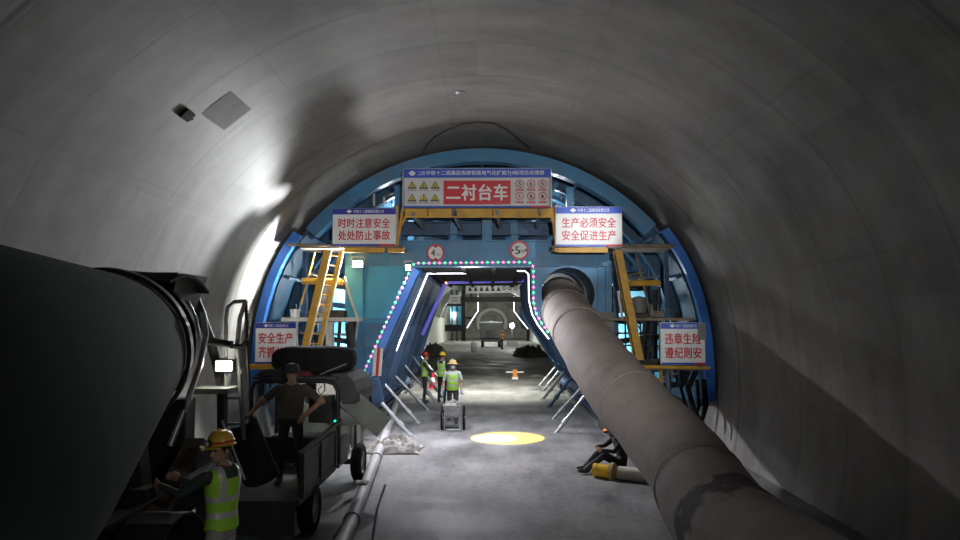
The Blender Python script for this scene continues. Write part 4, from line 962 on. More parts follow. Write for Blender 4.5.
# wheelbarrow with two wheels
WB = thing('wheelbarrow', 'two-wheeled steel handcart loaded with rubble, pushed by the man in a white shirt', 'wheelbarrow', ground(453, 429))
g0 = WB.location.copy()
for s_ in (-1, 1):
    c = g0+V((s_*0.29, 0.0, 0.3)); b = MB(); b.tube([c+V((0, 0.3*math.cos(2*PI*k/28), 0.3*math.sin(2*PI*k/28))) for k in range(28)], 0.028, 8, closed=True); o = b.build('wheel', 'black', WB, smooth=60)
    b = MB(); b.tube([c+V((0, 0.275*math.cos(2*PI*k/28), 0.275*math.sin(2*PI*k/28))) for k in range(28)], 0.014, 6, closed=True)
    for k in range(8): q = PI*k/8; b.tube([c+V((0, 0.27*math.cos(q), 0.27*math.sin(q))), c-V((0, 0.27*math.cos(q), 0.27*math.sin(q)))], 0.006, 5)
    b.cyl(c+V((-0.05, 0, 0)), c+V((0.05, 0, 0)), 0.03, 10); b.build('rim', 'galv', o)
    b = MB(); b.tube([g0+V((s_*0.2, -0.35, 0.34)), g0+V((s_*0.2, 0.3, 0.5)), g0+V((s_*0.24, 1.05, 0.88))], 0.018, 8); b.build('handle', 'galv', WB, smooth=60)
b = MB(); b.cyl(g0+V((-0.34, 0, 0.3)), g0+V((0.34, 0, 0.3)), 0.02, 8); b.build('axle', 'steel', WB)
b = MB(); vs = []; 
lo = [(-.2, -.3, .36), (.2, -.3, .36), (.2, .32, .36), (-.2, .32, .36)]; hi = [(-.24, -.48, .68), (.24, -.48, .68), (.24, .42, .68), (-.24, .42, .68)]
vs = [g0+V(p) for p in lo+hi]; b._new(vs, [(0, 1, 2, 3)]+[(i, (i+1) % 4, (i+1) % 4+4, i+4) for i in range(4)]); o = b.build('tray', 'steel', WB); sm = o.modifiers.new('t', 'SOLIDIFY'); sm.thickness = 0.012
b = MB(); b.tube([g0+V((-.2, -.34, .34)), g0+V((-.2, -.46, .06)), g0+V((.2, -.46, .06)), g0+V((.2, -.34, .34))], 0.018, 8); b.build('front_stand', 'steel', WB, smooth=50)
b = MB()
for k in range(70):
    x, y = random.uniform(-.19, .19), random.uniform(-.4, .36); r = random.uniform(.03, .06)
    b.ball(g0+V((x, y, .64+.1*(1-(x/.24)**2)*(1-(y/.5)**2)*random.uniform(.5, 1))), r, 7, (1, random.uniform(.6, 1), random.uniform(.6, .9)), Euler((random.random()*3, random.random()*3, 0)).to_matrix())
b.box(g0+V((0, -0.03, .55)), (.38, .7, .18)); o = b.build('rubble', 'gravel'); tag(rebase(o, g0+V((0, 0, .5))), 'grey rubble heaped in the tray of the handcart', 'rubble', kind='stuff')
# things beyond, under the gantry
def cone(px, py, h, label, m1='sign_red', m2='white'):
    p = ground(px, py); t = thing('traffic_cone', label, 'cone', p)
    b = MB(); b.box((0, 0, 0.02), (h*.5, h*.5, 0.04)); b.build('base', m1, t, local=True, bevel=0.01)
    for z0, z1, m in ((0.04, .35, m1), (.35, .6, m2), (.6, 1.0, m1)):
        r = lambda z: h*(0.2-0.15*z); b = MB(); b.lathe([(r(z0), z0*h), (r(z1), z1*h)], (0, 0, 0), n=16); b.build('band', m, t, smooth=40, local=True)
    return t
cone(432.5, 388, 0.75, 'red and white cone behind the worker with the handcart')
t = thing('barrier_stand', 'small orange and white barrier standing far down the floor, right of the workers', 'barrier', ground(515, 379))
b = MB(); b.box((0, 0, 0.28), (0.22, 0.06, 0.36)); b.build('post_panel', 'orange', t, local=True); b = MB(); b.box((0, 0, 0.34), (0.9, 0.05, 0.06)); b.build('rail', 'white', t, local=True); b = MB(); b.box((0, 0, 0.05), (0.3, 0.4, 0.1)); b.build('base', 'white', t, local=True)
p = ground(537, 378); b = MB()
for k in range(5): b.bar(p+V((-.4+.05*k, -.2+.1*k, .05+.02*k)), p+V((.4-.08*k, .1-.05*k, .06+.03*k)), .1, .04)
tag(rebase(b.build('scrap_boards', 'grey'), p), 'low heap of grey scrap boards on the far floor near the duct', 'scrap')
for s_, x in ((-1, -3.35), (1, 2.95)):
    b = MB(); b.ibeam((x, 15.4, 0.075), (x, 32, 0.075), 0.12, 0.15, 0.03); tag(rebase(b.build('gantry_rail', 'steel'), (x, 15.4, 0)), 'steel running rail under the %s feet of the blue gantry' % ('left' if s_ < 0 else 'right'), 'rail')
# cables hanging at the right lining
for k, (x0, lab) in enumerate(((700, 'thick black cable looped down at the right end of the gantry'), (693, 'thinner black cable looped behind the thick one at the right of the gantry'))):
    b = MB(); b.tube([at(x0-4, 372, 16.1-.35*k), at(x0-12, 388, 15.9-.35*k), at(x0-6, 410, 15.8-.35*k), at(x0+2, 420, 15.7-.35*k), at(x0+6, 405, 15.8-.35*k), at(x0+4, 380, 16.1-.35*k)], 0.06-0.02*k, 8); tag(rebase(b.build('cable_loop', 'black', smooth=60), at(x0, 372, 16.1)), lab, 'cable')
# small things on the left middle platform
zp = at(320, 317.5, 16.2).z
p = at(295, 317.4, 16.6); p.z = zp
b = MB(); b.lathe([(0, 0), (0.1, 0), (0.125, 0.2), (0.12, 0.2), (0.098, 0.012), (0, 0.012)], p, n=20, cap=False); tag(rebase(b.build('bucket', 'white', smooth=40), p), 'white bucket on the left middle platform', 'bucket')
p = at(326, 317.4, 16.9); p.z = zp
b = MB(); b.lathe([(0, 0), (0.16, 0), (0.17, 0.1), (0.15, 0.45), (0.1, 0.8), (0.05, 0.86), (0, 0.86)], p, n=20, cap=False); tag(rebase(b.build('plastic_sack', 'tarp', smooth=50), p), 'tall white sack behind the left yellow ladder', 'sack')
p = at(337, 317.4, 16.7); p.z = zp
b = MB(); b.box(p+V((0, 0, 0.09)), (0.42, 0.3, 0.18)); tag(rebase(b.build('black_crate', 'dark_steel', bevel=0.02), p), 'low dark crate on the left middle platform', 'crate')
zq = at(650, 318, 16.2).z
p = at(639, 317.6, 16.6); p.z = zq
t = thing('pump', 'grey round-bodied pump on the right middle platform', 'pump', p)
b = MB(); b.lathe([(0, 0.1), (0.17, 0.12), (0.2, 0.3), (0.17, 0.48), (0, 0.52)], p, n=20, cap=False); b.build('body', 'grey', t, smooth=40)
b = MB(); b.box(p+V((0, 0, .05)), (.42, .36, .1)); b.build('base', 'dark_steel', t); b = MB(); b.tube([p+V((.15, 0, .3)), p+V((.3, 0, .32)), p+V((.32, 0, .08))], .04, 8); b.build('outlet', 'steel', t)

# ================================================================== FAR GANTRY AND THE FACE BEYOND
YG = 66.0
FG = thing('waterproofing_gantry', 'smaller black framed gantry with a white portal outline far down the tunnel', 'gantry', (0, YG, 0))
def fbar(x0, y0, x1, y1, w, nm, m, dy=0.0, h=None):
    b = MB(); b.bar(at(x0, y0, YG+dy), at(x1, y1, YG+dy), w, h or w, V((0, 1, 0))); return b.build(nm, m, FG)
fbar(464, 278, 464, 341, 0.3, 'post', 'dark_steel'); fbar(471, 280, 471, 302, 0.2, 'post', 'dark_steel'); fbar(528, 282, 528, 341, 0.3, 'post', 'dark_steel'); fbar(478, 290, 478, 312, 0.15, 'post', 'steel', 0.3)
fbar(464, 299.5, 530, 299.5, 0.5, 'beam', 'dark_steel'); fbar(464, 292, 530, 292, 0.12, 'beam', 'dark_steel'); fbar(466, 281.5, 530, 281.5, 0.25, 'beam', 'dark_steel'); fbar(464, 318, 474, 318, 0.25, 'beam', 'dark_steel'); fbar(447, 305, 464, 305, 0.2, 'beam', 'dark_steel'); fbar(445, 328, 466, 328, 0.6, 'beam', 'dark_steel')
for x in (452, 457, 462): fbar(x, 290, x, 341, 0.12, 'post', 'dark_steel', 0.8)
for k in range(3):
    b = MB(); b.arc(5.0, 5.7, 20, 160, YG+1+k*3.4, YG+1.5+k*3.4, 40); b.build('arch_rim', 'pale_lining', FG, smooth=30)
def fplate(poly, nm, m, dy=0.0, th=0.1, parent=FG):
    b = MB(); b.prism([at(x, y, YG+dy) for x, y in poly], (0, th, 0)); return b.build(nm, m, parent)
fplate(((450, 306), (463, 306), (462, 326), (451, 326)), 'back_panel', 'cyan', 1.6); fplate(((519, 306), (527, 306), (527, 330), (521, 328)), 'back_panel', 'dark_blue', 1.5)
fplate(((452, 312), (458, 312), (457, 324), (453, 324)), 'back_panel', 'white', 1.3)
for nm, pts in (('light_outline', [(478, 296.5), (478, 311), (472, 320), (467, 328)]), ('light_outline', [(514, 296.5), (514, 311), (520, 319), (528, 329)])):
    b = MB(); b.tube([at(x, y, YG-0.2) for x, y in pts], 0.045, 8); b.build(nm, 'rope_white', FG, smooth=50)
sg = thing('warning_strip', 'long white strip of dark triangle and circle symbols on the far gantry', 'sign', at(496, 296.5, YG-0.4))
b = MB(); b.prism([at(x, y, YG-0.4) for x, y in ((466, 284.5), (525.5, 283.5), (525.5, 292.5), (466, 293.5))], (0, 0.06, 0)); b.build('face_panel', 'sign_white', sg)
for k in range(10):
    x = 470+5.7*k; b = MB(); Yk = YG-0.42
    if k < 6: b.prism([at(x-2, 291, Yk), at(x+2, 291, Yk), at(x, 286, Yk)], (0, 0.02, 0)); b.build('warning_triangle', 'sign_black', sg)
    else:
        c = at(x, 288, Yk); b.lathe([(0.12, 0), (0.19, 0), (0.19, .02), (.12, .02), (.12, 0)], c, V((0, -1, 0)), 16, cap=False); b.build('prohibition_ring', 'sign_black', sg)
ss = thing('notice_board', 'tiny pale notice board on the left frame of the far gantry', 'sign', at(455, 303.5, YG-0.4))
b = MB(); b.prism([at(x, y, YG-0.4) for x, y in ((449.5, 295), (460, 295), (460, 303.5), (449.5, 303.5))], (0, 0.06, 0)); b.build('face_panel', 'sign_white', ss)
for y in (298, 301): o = lettering('安全施工', 0.75, 0.16, 'sign_black', ss, at(454.8, y, YG-0.43)-ss.location, 0.01)
flp = thing('floodlight', 'distant glaring floodlight on a stand beyond the far gantry', 'floodlight', at(512, 325.5, 72))
b = MB(); b.lathe([(0, 0), (0.24, 0), (0.24, .05), (0, .05)], (0, 0, 0), V((0, -1, 0)), 16, cap=False); b.build('lens', 'lamp', flp, local=True)
b = MB(); b.bar((0, 0.1, 0), (0, 0.1, -2.1), .1, .1, V((0, 1, 0))); b.build('stand', 'dark_steel', flp, local=True); b = MB(); b.box((0, 0.1, -1.85), (1.1, .6, .5)); b.build('stand_box', 'grey', flp, local=True)
mc = thing('muck_wagon', 'dark boxy wagon parked beyond the far gantry', 'wagon', ground(491, 343))
yw = 76.0; mc.location = (at(491, 338, yw).x, yw, 0)
b = MB(); b.box((0, 0, 1.75), (2.3, 3.0, 1.6)); b.build('box_body', 'truck', mc, local=True, bevel=0.05); b = MB(); b.box((0, -1.55, 1.4), (0.9, 0.1, 0.8)); b.build('rear_door', 'dark_steel', mc, local=True)
b = MB(); b.box((0, 0, 0.75), (2.0, 3.2, 0.3)); b.build('chassis', 'dark_steel', mc, local=True)
b = MB(); b.box((0, 0, 2.65), (2.35, 3.1, 0.14)); b.build('lid', 'steel', mc, local=True)
for x in (-0.9, 0.9):
    for y in (-1.0, 1.0): b = MB(); b.lathe([(0, -.15), (.38, -.15), (.42, 0), (.38, .15), (0, .15)], (x, y, .42), V((1, 0, 0)), 16, cap=False); b.build('wheel', 'black', mc, local=True, smooth=40)
for k, (px, py, lab) in enumerate(((474, 336, 'white drum standing at the left foot of the far gantry'), (510, 333, 'white box beside the far floodlight stand'))):
    p = ground(px, py+5); p = V((at(px, py, 64).x, 64, 0)); b = MB(); b.lathe([(0, 0), (.28, 0), (.3, .4), (.28, .85), (.2, .95), (0, .95)], p, n=14, cap=False)
    if k == 0: tag(rebase(b.build('drum_barrel', 'white', smooth=40), p), lab, 'drum')
for k, (x, y, z, sx, sy, h, lab) in enumerate(((-4.6, 57, 0, 1.0, 1.6, 1.1, 'dark rubble heap at the left below the far gantry'), (3.2, 57, 0, 1.3, 1.8, .9, 'dark rubble heap at the right below the far gantry'))):
    o = crumple('rubble_heap', lab, 'rubble', (x, y, z), sx, sy, h, 'rock', 11.0+k, 24)
# ================================================================== PEOPLE
STAND = dict(pelvis=(0, 0, .93), waist=(0, 0.0, 1.08), chest=(0, 0, 1.28), top=(0, 0.01, 1.42), neck=(0, 0.0, 1.48), shL=(.18, .01, 1.40), shR=(-.18, .01, 1.40),
    elL=(.24, .03, 1.13), elR=(-.24, .03, 1.13), wrL=(.25, -.06, .89), wrR=(-.25, -.06, .89), hiL=(.09, 0, .90), hiR=(-.09, 0, .90), knL=(.11, -.02, .49), knR=(-.11, -.02, .49),
    anL=(.12, .03, .09), anR=(-.12, .03, .09), ftL=(.14, -1, 0), ftR=(-.14, -1, 0))
def person(label, loc, rz, pose=None, shirt='shirt_dark', sleeve='skin', pants='pants_dark', hand='skin', boots='boot', vest=False, hat=None, hat_m=None, yaw=0.0, pitch=0.0, roll=0.0,
           vox=0.012, bulk=1.0, mask=False, hair=True, scale=1.0, curl=0.9, headlamp=False, group=None, hem=0.0):
    J = {k: V(v) for k, v in STAND.items()}
    for k, v in (pose or {}).items(): J[k] = V(v)
    b = MB(); segs = []
    def limb(p0, p1, r0, r1, tag_, n=14):
        pts = [p0.lerp(p1, t) for t in (0, .25, .5, .75, 1)]; bul = 0.06
        rs = [r0+(r1-r0)*t for t in (0, .25, .5, .75, 1)]; rs[1] *= 1+bul; rs[2] *= 1+bul*.6
        b.tube(pts, rs, n); b.ball(p0, r0, 14); b.ball(p1, r1, 14); segs.append((p0, p1, (r0+r1)/2, tag_))
    sideT = (J['shL']-J['shR']).normalized(); sideH = (J['hiL']-J['hiR']).normalized()
    spine = [(J['pelvis']-(J['waist']-J['pelvis']).normalized()*.08, .15, .105), (J['pelvis'], .168, .118), (J['waist'], .148, .105), (J['chest'], .168, .122), (J['top'].lerp(J['chest'], .4), .178, .115), (J['top'], .15, .09), (J['neck'], .075, .065), (J['neck']+(J['neck']-J['top']).normalized()*.03, .055, .055)]
    n = 24; vs = []; fs = []
    for i, (c, hw, hd) in enumerate(spine):
        a_ = spine[max(i-1, 0)][0]; z_ = spine[min(i+1, len(spine)-1)][0]; d = (z_-a_).normalized(); s_ = sideH.lerp(sideT, i/(len(spine)-1)).normalized(); f = d.cross(s_).normalized()
        for k in range(n): q = 2*PI*k/n; kb = bulk if 1 <= i <= 5 else 1; vs.append(c+s_*math.cos(q)*hw*kb+f*math.sin(q)*hd*kb)
    for i in range(len(spine)-1):
        for k in range(n): fs.append((i*n+k, i*n+(k+1) % n, (i+1)*n+(k+1) % n, (i+1)*n+k))
    fs += [tuple(range(n-1, -1, -1)), tuple((len(spine)-1)*n+k for k in range(n))]
    b._new(vs, fs)
    segs.append((J['pelvis'], J['waist'], .15, 'hipband')); segs.append((J['waist'], J['chest'], .15, 'torso')); segs.append((J['chest'], J['top'], .15, 'torso'))
    Rh = Euler((pitch, roll, yaw), 'ZYX').to_matrix() if False else (Matrix.Rotation(yaw, 3, 'Z') @ Matrix.Rotation(pitch, 3, 'X') @ Matrix.Rotation(roll, 3, 'Y'))
    up0 = (J['neck']-J['top']).normalized(); nk = J['neck']; hcn = nk + (up0*.06) + Rh @ V((0, -.018, .075))
    hp = lambda v: hcn + Rh @ V(v)
    b.tube([J['top'], nk, hp((0, .02, -.03))], [.062, .056, .052], 14); segs.append((nk, hcn, .05, 'skin'))
    b.ball(hp((0, .012, .025)), 1, 20, (.077, .094, .097), Rh); b.ball(hp((0, -.022, -.045)), 1, 18, (.06, .064, .075), Rh); b.ball(hp((0, -.058, -.092)), .026, 10)
    b.tube([hp((0, -.078, .02)), hp((0, -.1, -.018)), hp((0, -.106, -.03))], [.008, .013, .016], 8); b.ball(hp((0, -.102, -.03)), .015, 8)
    b.ball(hp((0, -.084, -.066)), 1, 10, (.024, .012, .008), Rh); b.ball(hp((0, -.083, -.078)), 1, 10, (.02, .012, .008), Rh)
    b.ball(hp((0, -.07, .028)), 1, 12, (.055, .02, .01), Rh)
    for k in (-1, 1): b.ball(hp((k*.077, .012, -.01)), 1, 10, (.011, .02, .032), Rh)
    segs.append((hcn, hp((0, -.02, -.05)), .09, 'skin'))
    for S in 'LR':
        limb(J['sh'+S], J['el'+S], .056*bulk, .042*(2*bulk-1 if bulk > 1 else 1), 'upper'); limb(J['el'+S], J['wr'+S], .041, .029, 'fore')
        d = (J['wr'+S]-J['el'+S]).normalized(); k = 1 if S == 'L' else -1
        s_ = d.cross(V((k, 0.15, 0))).normalized() if abs(d.x) < .9 else d.cross(V((0, 0, 1))).normalized()
        nn = s_.cross(d).normalized()                      # palm normal
        if nn.dot(V((0, 0, -1))) < 0 and abs(d.z) < .6: nn = -nn
        w = J['wr'+S]; pc = w+d*.05
        b.ball(pc, 1, 14, (.04, .05, .02), Matrix((s_, d, nn)).transposed())
        for i, (o_, L_) in enumerate(((-.03, .062), (-.01, .074), (.01, .07), (.029, .055))):
            p0 = w+d*.075+s_*o_; p1 = p0+(d*math.cos(curl*.4)+nn*math.sin(curl*.4))*L_*.45; p2 = p1+(d*math.cos(curl)+nn*math.sin(curl))*L_*.35; p3 = p2+(d*math.cos(curl*1.7)+nn*math.sin(curl*1.7))*L_*.3
            b.tube([p0-d*.02, p0, p1, p2, p3], [.012, .0115, .011, .010, .008], 8)
        t0 = w+d*.03-s_*.035; b.tube([t0+s_*.01, t0-s_*.015+d*.025+nn*.008, t0-s_*.012+d*.055+nn*.022], [.014, .0125, .0095], 8)
        segs.append((w, w+d*.13, .03, 'hand'))
        limb(J['hi'+S], J['kn'+S], .085, .06, 'pants', 16); limb(J['kn'+S], J['an'+S], .062, .045, 'pants', 16)
        td = J['ft'+S].copy(); td = V((td.x*.3, td.y, td.z)).normalized() if True else td
        sh = (J['kn'+S]-J['an'+S]).normalized(); fu = (sh - td*sh.dot(td)).normalized(); sx = td.cross(fu)
        Rf = Matrix((sx, td, fu)).transposed()
        b.ball(J['an'+S]-fu*.045+td*.05, 1, 16, (.048, .135, .045), Rf); b.ball(J['an'+S]-fu*.03, 1, 12, (.05, .06, .065), Rf); b.tube([J['an'+S]-fu*.03, J['an'+S]+sh*.14], [.052, .05], 14)
        segs.append((J['an'+S]-fu*.045-td*.04, J['an'+S]-fu*.045+td*.16, .05, 'boot')); segs.append((J['an'+S], J['an'+S]+sh*.1, .06, 'boot'))
    me = bpy.data.meshes.new('raw'); bmesh.ops.recalc_face_normals(b.bm, faces=b.bm.faces); b.bm.to_mesh(me); b.bm.free()
    tmp = bpy.data.objects.new('raw', me); COL.objects.link(tmp)
    m_ = tmp.modifiers.new('r', 'REMESH'); m_.mode = 'VOXEL'; m_.voxel_size = vox
    m2 = tmp.modifiers.new('s', 'SMOOTH'); m2.factor = .5; m2.iterations = 3
    dg = bpy.context.evaluated_depsgraph_get(); dg.update(); body = bpy.data.meshes.new_from_object(tmp.evaluated_get(dg)); bpy.data.objects.remove(tmp)
    body.name = 'body'; body.materials.clear()
    slots = [shirt, sleeve, hand, pants, boots, 'skin']
    for s_ in slots: body.materials.append(MT[s_])
    idx = dict(torso=0, upper=0, hipband=0, fore=1, hand=2, pants=3, boot=4, skin=5)
    def near(c):
        best = (9, None, 0)
        for (p, q, r, tg) in segs:
            e = q-p; t = max(0, min(1, (c-p).dot(e)/max(1e-9, e.length_squared))); dd = (c-(p+e*t)).length-r
            if dd < best[0]: best = (dd, tg, t)
        return best
    tags = []
    for p in body.polygons:
        _, tg, t = near(p.center); p.use_smooth = True
        i = idx[tg]
        if tg == 'hipband' and t < 0.25-hem: i = 3
        if tg == 'torso' and (p.center-nk).length < .075: i = 5
        if tg == 'upper' and sleeve == 'skin' and t > .8: i = 1
        p.material_index = i; tags.append((tg, t))
    R = thing('person', label, 'person', (0, 0, 0), group)
    o = bpy.data.objects.new('body', body); COL.objects.link(o); o.parent = R
    if vest:
        bm = bmesh.new(); bm.from_mesh(body); bm.faces.ensure_lookup_table(); dl = []
        ax = (J['top']-J['pelvis']); Lx = ax.length; ax = ax.normalized()
        for f in bm.faces:
            tg, t = tags[f.index]; c = f.calc_center_median(); u = (c-J['pelvis']).dot(ax)/Lx; lat = (c-J['pelvis']-ax*u*Lx).dot(sideT)
            fr = (c-J['pelvis']-ax*u*Lx).dot(sideT.cross(ax))
            keep = tg in ('torso', 'hipband') and u > -.02 and not (u > .9 and abs(lat) < .075) and not ((c-nk).length < .09)
            if not keep: dl.append(f); continue
            f.material_index = 1 if (.2 < u < .31 or .5 < u < .6 or (u > .6 and .075 < abs(lat) < .125)) else 0
        bmesh.ops.delete(bm, geom=dl, context='FACES'); bm.normal_update()
        for v in bm.verts: v.co += v.normal*.018
        vm = bpy.data.meshes.new('safety_vest'); mi = [f.material_index for f in bm.faces]; bm.to_mesh(vm); bm.free(); vm.materials.clear(); vm.materials.append(MT['vest']); vm.materials.append(MT['reflect']); vm.polygons.foreach_set('material_index', mi)
        vo = bpy.data.objects.new('safety_vest', vm); COL.objects.link(vo); vo.parent = R; s2 = vo.modifiers.new('t', 'SOLIDIFY'); s2.thickness = .008; s2.offset = -1
    for k in (-1, 1):
        e = MB(); e.ball(hp((k*.031, -.082, .008)), 1, 10, (.011, .007, .006), Rh); e.build('eye', 'eye', R, local=True, smooth=80)
    if hair:
        e = MB(); vs = []; fs = []; n = 20; m2_ = 9
        for i in range(m2_):
            t = (PI*.62)*i/(m2_-1)
            for k in range(n):
                q = 2*PI*k/n; tt = t*(0.72 if math.sin(q) < -.4 else 1.0)
                vs.append(hp((math.sin(tt)*math.cos(q)*.083, .012+math.sin(tt)*math.sin(q)*.101, .025+math.cos(tt)*.104)))
        for i in range(m2_-1):
            for k in range(n): fs.append((i*n+k, i*n+(k+1) % n, (i+1)*n+(k+1) % n, (i+1)*n+k))
        e._new(vs, fs); ho = e.build('hair', 'hair', R, local=True, smooth=80); q_ = ho.modifiers.new('t', 'SOLIDIFY'); q_.thickness = .006
    if mask:
        e = MB(); vs = []; fs = []; n = 12; m3 = 8
        for i in range(m3+1):
            for k in range(n+1):
                a_ = -1.2+2.4*k/n; zz = -.095+.085*i/m3; rr = 1+.1*math.sin(PI*i/m3)
                vs.append(hp((math.sin(a_)*.074*rr, -math.cos(a_)*.1*rr-.002, zz)))
        for i in range(m3):
            for k in range(n): fs.append((i*(n+1)+k, i*(n+1)+k+1, (i+1)*(n+1)+k+1, (i+1)*(n+1)+k))
        e._new(vs, fs); mo_ = e.build('face_mask', 'mask', R, local=True, smooth=80); q_ = mo_.modifiers.new('t', 'SOLIDIFY'); q_.thickness = .006
    if hat:
        e = MB(); c = hp((0, .01, .055)); up = Rh @ V((0, .06, 1)).normalized()
        if hat == 'helmet': prof = [(.134, -.008), (.136, 0), (.118, .006), (.116, .02), (.11, .06), (.09, .098), (.055, .118), (0.001, .124)]
        elif hat == 'brim': prof = [(.175, -.022), (.177, -.014), (.112, .008), (.108, .05), (.095, .085), (.05, .105), (0.001, .108)]
        else: prof = [(.118, -.006), (.112, .002), (.106, .012), (.104, .05), (.09, .085), (.05, .104), (0.001, .106)]
        e.lathe(prof, c, up, 28, cap=False); 
        ho = e.build('hard_hat' if hat != 'cap' else 'cap', hat_m, R, local=True, smooth=60); q_ = ho.modifiers.new('t', 'SOLIDIFY'); q_.thickness = .005
        fr = Rh @ V((0, -1, 0))
        if hat == 'cap':
            e = MB(); vs = []
            for k in range(9): a_ = -1.0+2.0*k/8; vs.append(c+Rh @ V((math.sin(a_)*.1, -.09-math.cos(a_)*.09, -.006)))
            e.prism(vs, up*.006); e.build('peak', hat_m, ho, local=True)
        else:
            e = MB(); e.tube([c+Rh @ V((0, -.112, .03)), c+Rh @ V((0, -.085, .085)), c+up*.122+Rh @ V((0, -.02, .006)), c+Rh @ V((0, .07, .1)), c+Rh @ V((0, .112, .03))], .012, 8); e.build('crown_ridge', hat_m, ho, local=True, smooth=60)
            if hat == 'helmet':
                e = MB(); vs = []
                for k in range(9): a_ = -1.1+2.2*k/8; vs.append(c+Rh @ V((math.sin(a_)*.14, -.06-math.cos(a_)*.13, -.008)))
                e.prism(vs, up*.007); e.build('peak', hat_m, ho, local=True)
        if headlamp:
            e = MB(); e.tube([c+Rh @ V((.119*math.sin(q), -.119*math.cos(q), .028)) for q in [2*PI*k/24 for k in range(24)]], .008, 6, closed=True); e.build('lamp_strap', 'sign_red', ho, local=True)
            e = MB(); e.lathe([(.0, 0), (.03, 0), (.034, .04), (0, .04)], c+Rh @ V((0, -.115, .03)), fr, 14, cap=False); lo_ = e.build('head_lamp', 'dark_steel', ho, local=True, smooth=40)
            e = MB(); e.lathe([(0, 0), (.027, 0), (.02, .008), (0, .01)], c+fr*.155+Rh @ V((0, 0, .03)), fr, 14, cap=False); e.build('lamp_glass', 'reflect', lo_, local=True, smooth=40)
    R.location = loc; R.rotation_euler = (0, 0, rz); R.scale = (scale,)*3
    return R
# worker by the mixer, turned to the drum, glancing back
p = V((at(222, 500, 6.7).x, 6.7, 0))
person('worker in a bright hi-vis vest and yellow helmet with headlamp, reaching towards the mixer drum', p, -1.75,
       dict(shL=(.17, -.06, 1.40), shR=(-.17, .02, 1.40), elL=(.2, -.3, 1.24), elR=(-.2, -.26, 1.2), wrL=(.12, -.54, 1.29), wrR=(-.12, -.5, 1.3), knL=(.12, -.06, .49), ftL=(.1, -1, 0)),
       shirt='shirt_green', sleeve='shirt_green', pants='pants_pale', vest=True, hat='helmet', hat_m='helmet_yellow', headlamp=True, yaw=1.25, pitch=.08, vox=.009, scale=1.04)
p = V((at(291, 480, 9.9).x, 9.85, .63))
person('man in a dull short-sleeved shirt and cap standing in the truck bed, hand on hip', p, 0.1,
       dict(elR=(-.42, -.02, 1.22), wrR=(-.58, -.1, 1.04), elL=(.43, .06, 1.2), wrL=(.2, -.04, 1.0), anL=(.15, .03, .09), anR=(-.16, .03, .09), knL=(.13, -.02, .49), knR=(-.13, -.02, .49)),
       shirt='shirt_khaki', sleeve='skin', pants='pants_dark', hat='cap', hat_m='shirt_dark', yaw=.2, pitch=.15, vox=.009, bulk=1.2, scale=.94)
p = ground(453, 421); p = V((p.x, WB.location.y+1.22, 0))
person('worker in a white shirt, yellow vest and face mask pushing the handcart', p, 0.0,
       dict(pelvis=(0, .06, .93), hiL=(.09, .06, .9), hiR=(-.09, .06, .9), elL=(.27, .05, 1.13), elR=(-.27, .05, 1.13), wrL=(.25, -.12, .92), wrR=(-.25, -.12, .92), knL=(.11, -.12, .5), anL=(.11, -.16, .09), knR=(-.11, .04, .48), anR=(-.11, .22, .12)),
       shirt='shirt_white', sleeve='skin', pants='pants_dark', hand='glove', vest=True, hat='brim', hat_m='straw', mask=True, vox=.011)
p = ground(442, 403)
person('worker in a hi-vis vest and pale yellow helmet standing behind the handcart', p, 2.7, dict(elL=(.27, .0, 1.15), wrL=(.2, -.2, 1.05)), shirt='shirt_dark', sleeve='shirt_dark', vest=True, hat='helmet', hat_m='helmet_yellow', vox=.012, pitch=.1)
p = ground(424.5, 403)
person('worker in a red helmet and hi-vis vest standing among the left floor struts', p, 1.6, dict(elR=(-.25, -.15, 1.16), wrR=(-.18, -.38, 1.1)), shirt='shirt_dark', sleeve='shirt_dark', vest=True, hat='helmet', hat_m='helmet_red', vox=.012)
# sitting figure half hidden by the duct
p = V((2.5, 13.75, 0))
person('person in dark clothes sitting on the floor, half hidden behind the air duct', p, -1.35,
       dict(pelvis=(0, 0, .14), waist=(0, .05, .29), chest=(0, .02, .48), top=(0, -.05, .61), neck=(0, -.08, .66), shL=(.18, -.05, .59), shR=(-.18, -.05, .59), hiL=(.09, -.02, .14), hiR=(-.09, -.02, .14),
            knL=(.12, -.38, .32), knR=(-.14, -.36, .36), anL=(.1, -.72, .1), anR=(-.12, -.66, .1), ftL=(.1, -1, .1), ftR=(-.1, -1, .1), elL=(.26, -.22, .42), elR=(-.26, -.22, .44), wrL=(.15, -.4, .44), wrR=(-.14, -.38, .46)),
       shirt='shirt_dark', sleeve='shirt_dark', pants='pants_dark', hat='helmet', hat_m='orange', pitch=.3, vox=.012)
p = V((at(502, 335, 70).x, 70, 0))
person('tiny distant person with orange clothing beyond the far gantry', p, 1.2, dict(elL=(.3, -.1, 1.3), wrL=(.2, -.35, 1.45), elR=(-.3, -.1, 1.25), wrR=(-.2, -.35, 1.4)), shirt='orange', sleeve='orange', pants='pants_dark', hat='helmet', hat_m='orange', vox=.02, scale=1.05)

# ================================================================== LIGHT
fp = at(357.5, 264, 16.55)
light('gantry_flood_light', 'SPOT', fp+V((0, -.06, 0)), 1250, (.95, .98, 1.0), .05, fp+V((-2.2, -2.4, -.35)), 108, .5)
cp_ = at(408, 267.5, 16.75)
light('portal_flood_light', 'SPOT', cp_+V((0, -.06, 0)), 1600, (.92, .9, 1.0), .05, cp_+V((.7, -.35, -1.5)), 118, .85)
light('portal_flood_light', 'SPOT', cp_+V((.05, -.06, 0)), 360, (.97, .97, 1.0), .05, cp_+V((.22, -1.0, .32)), 88, 1.0)
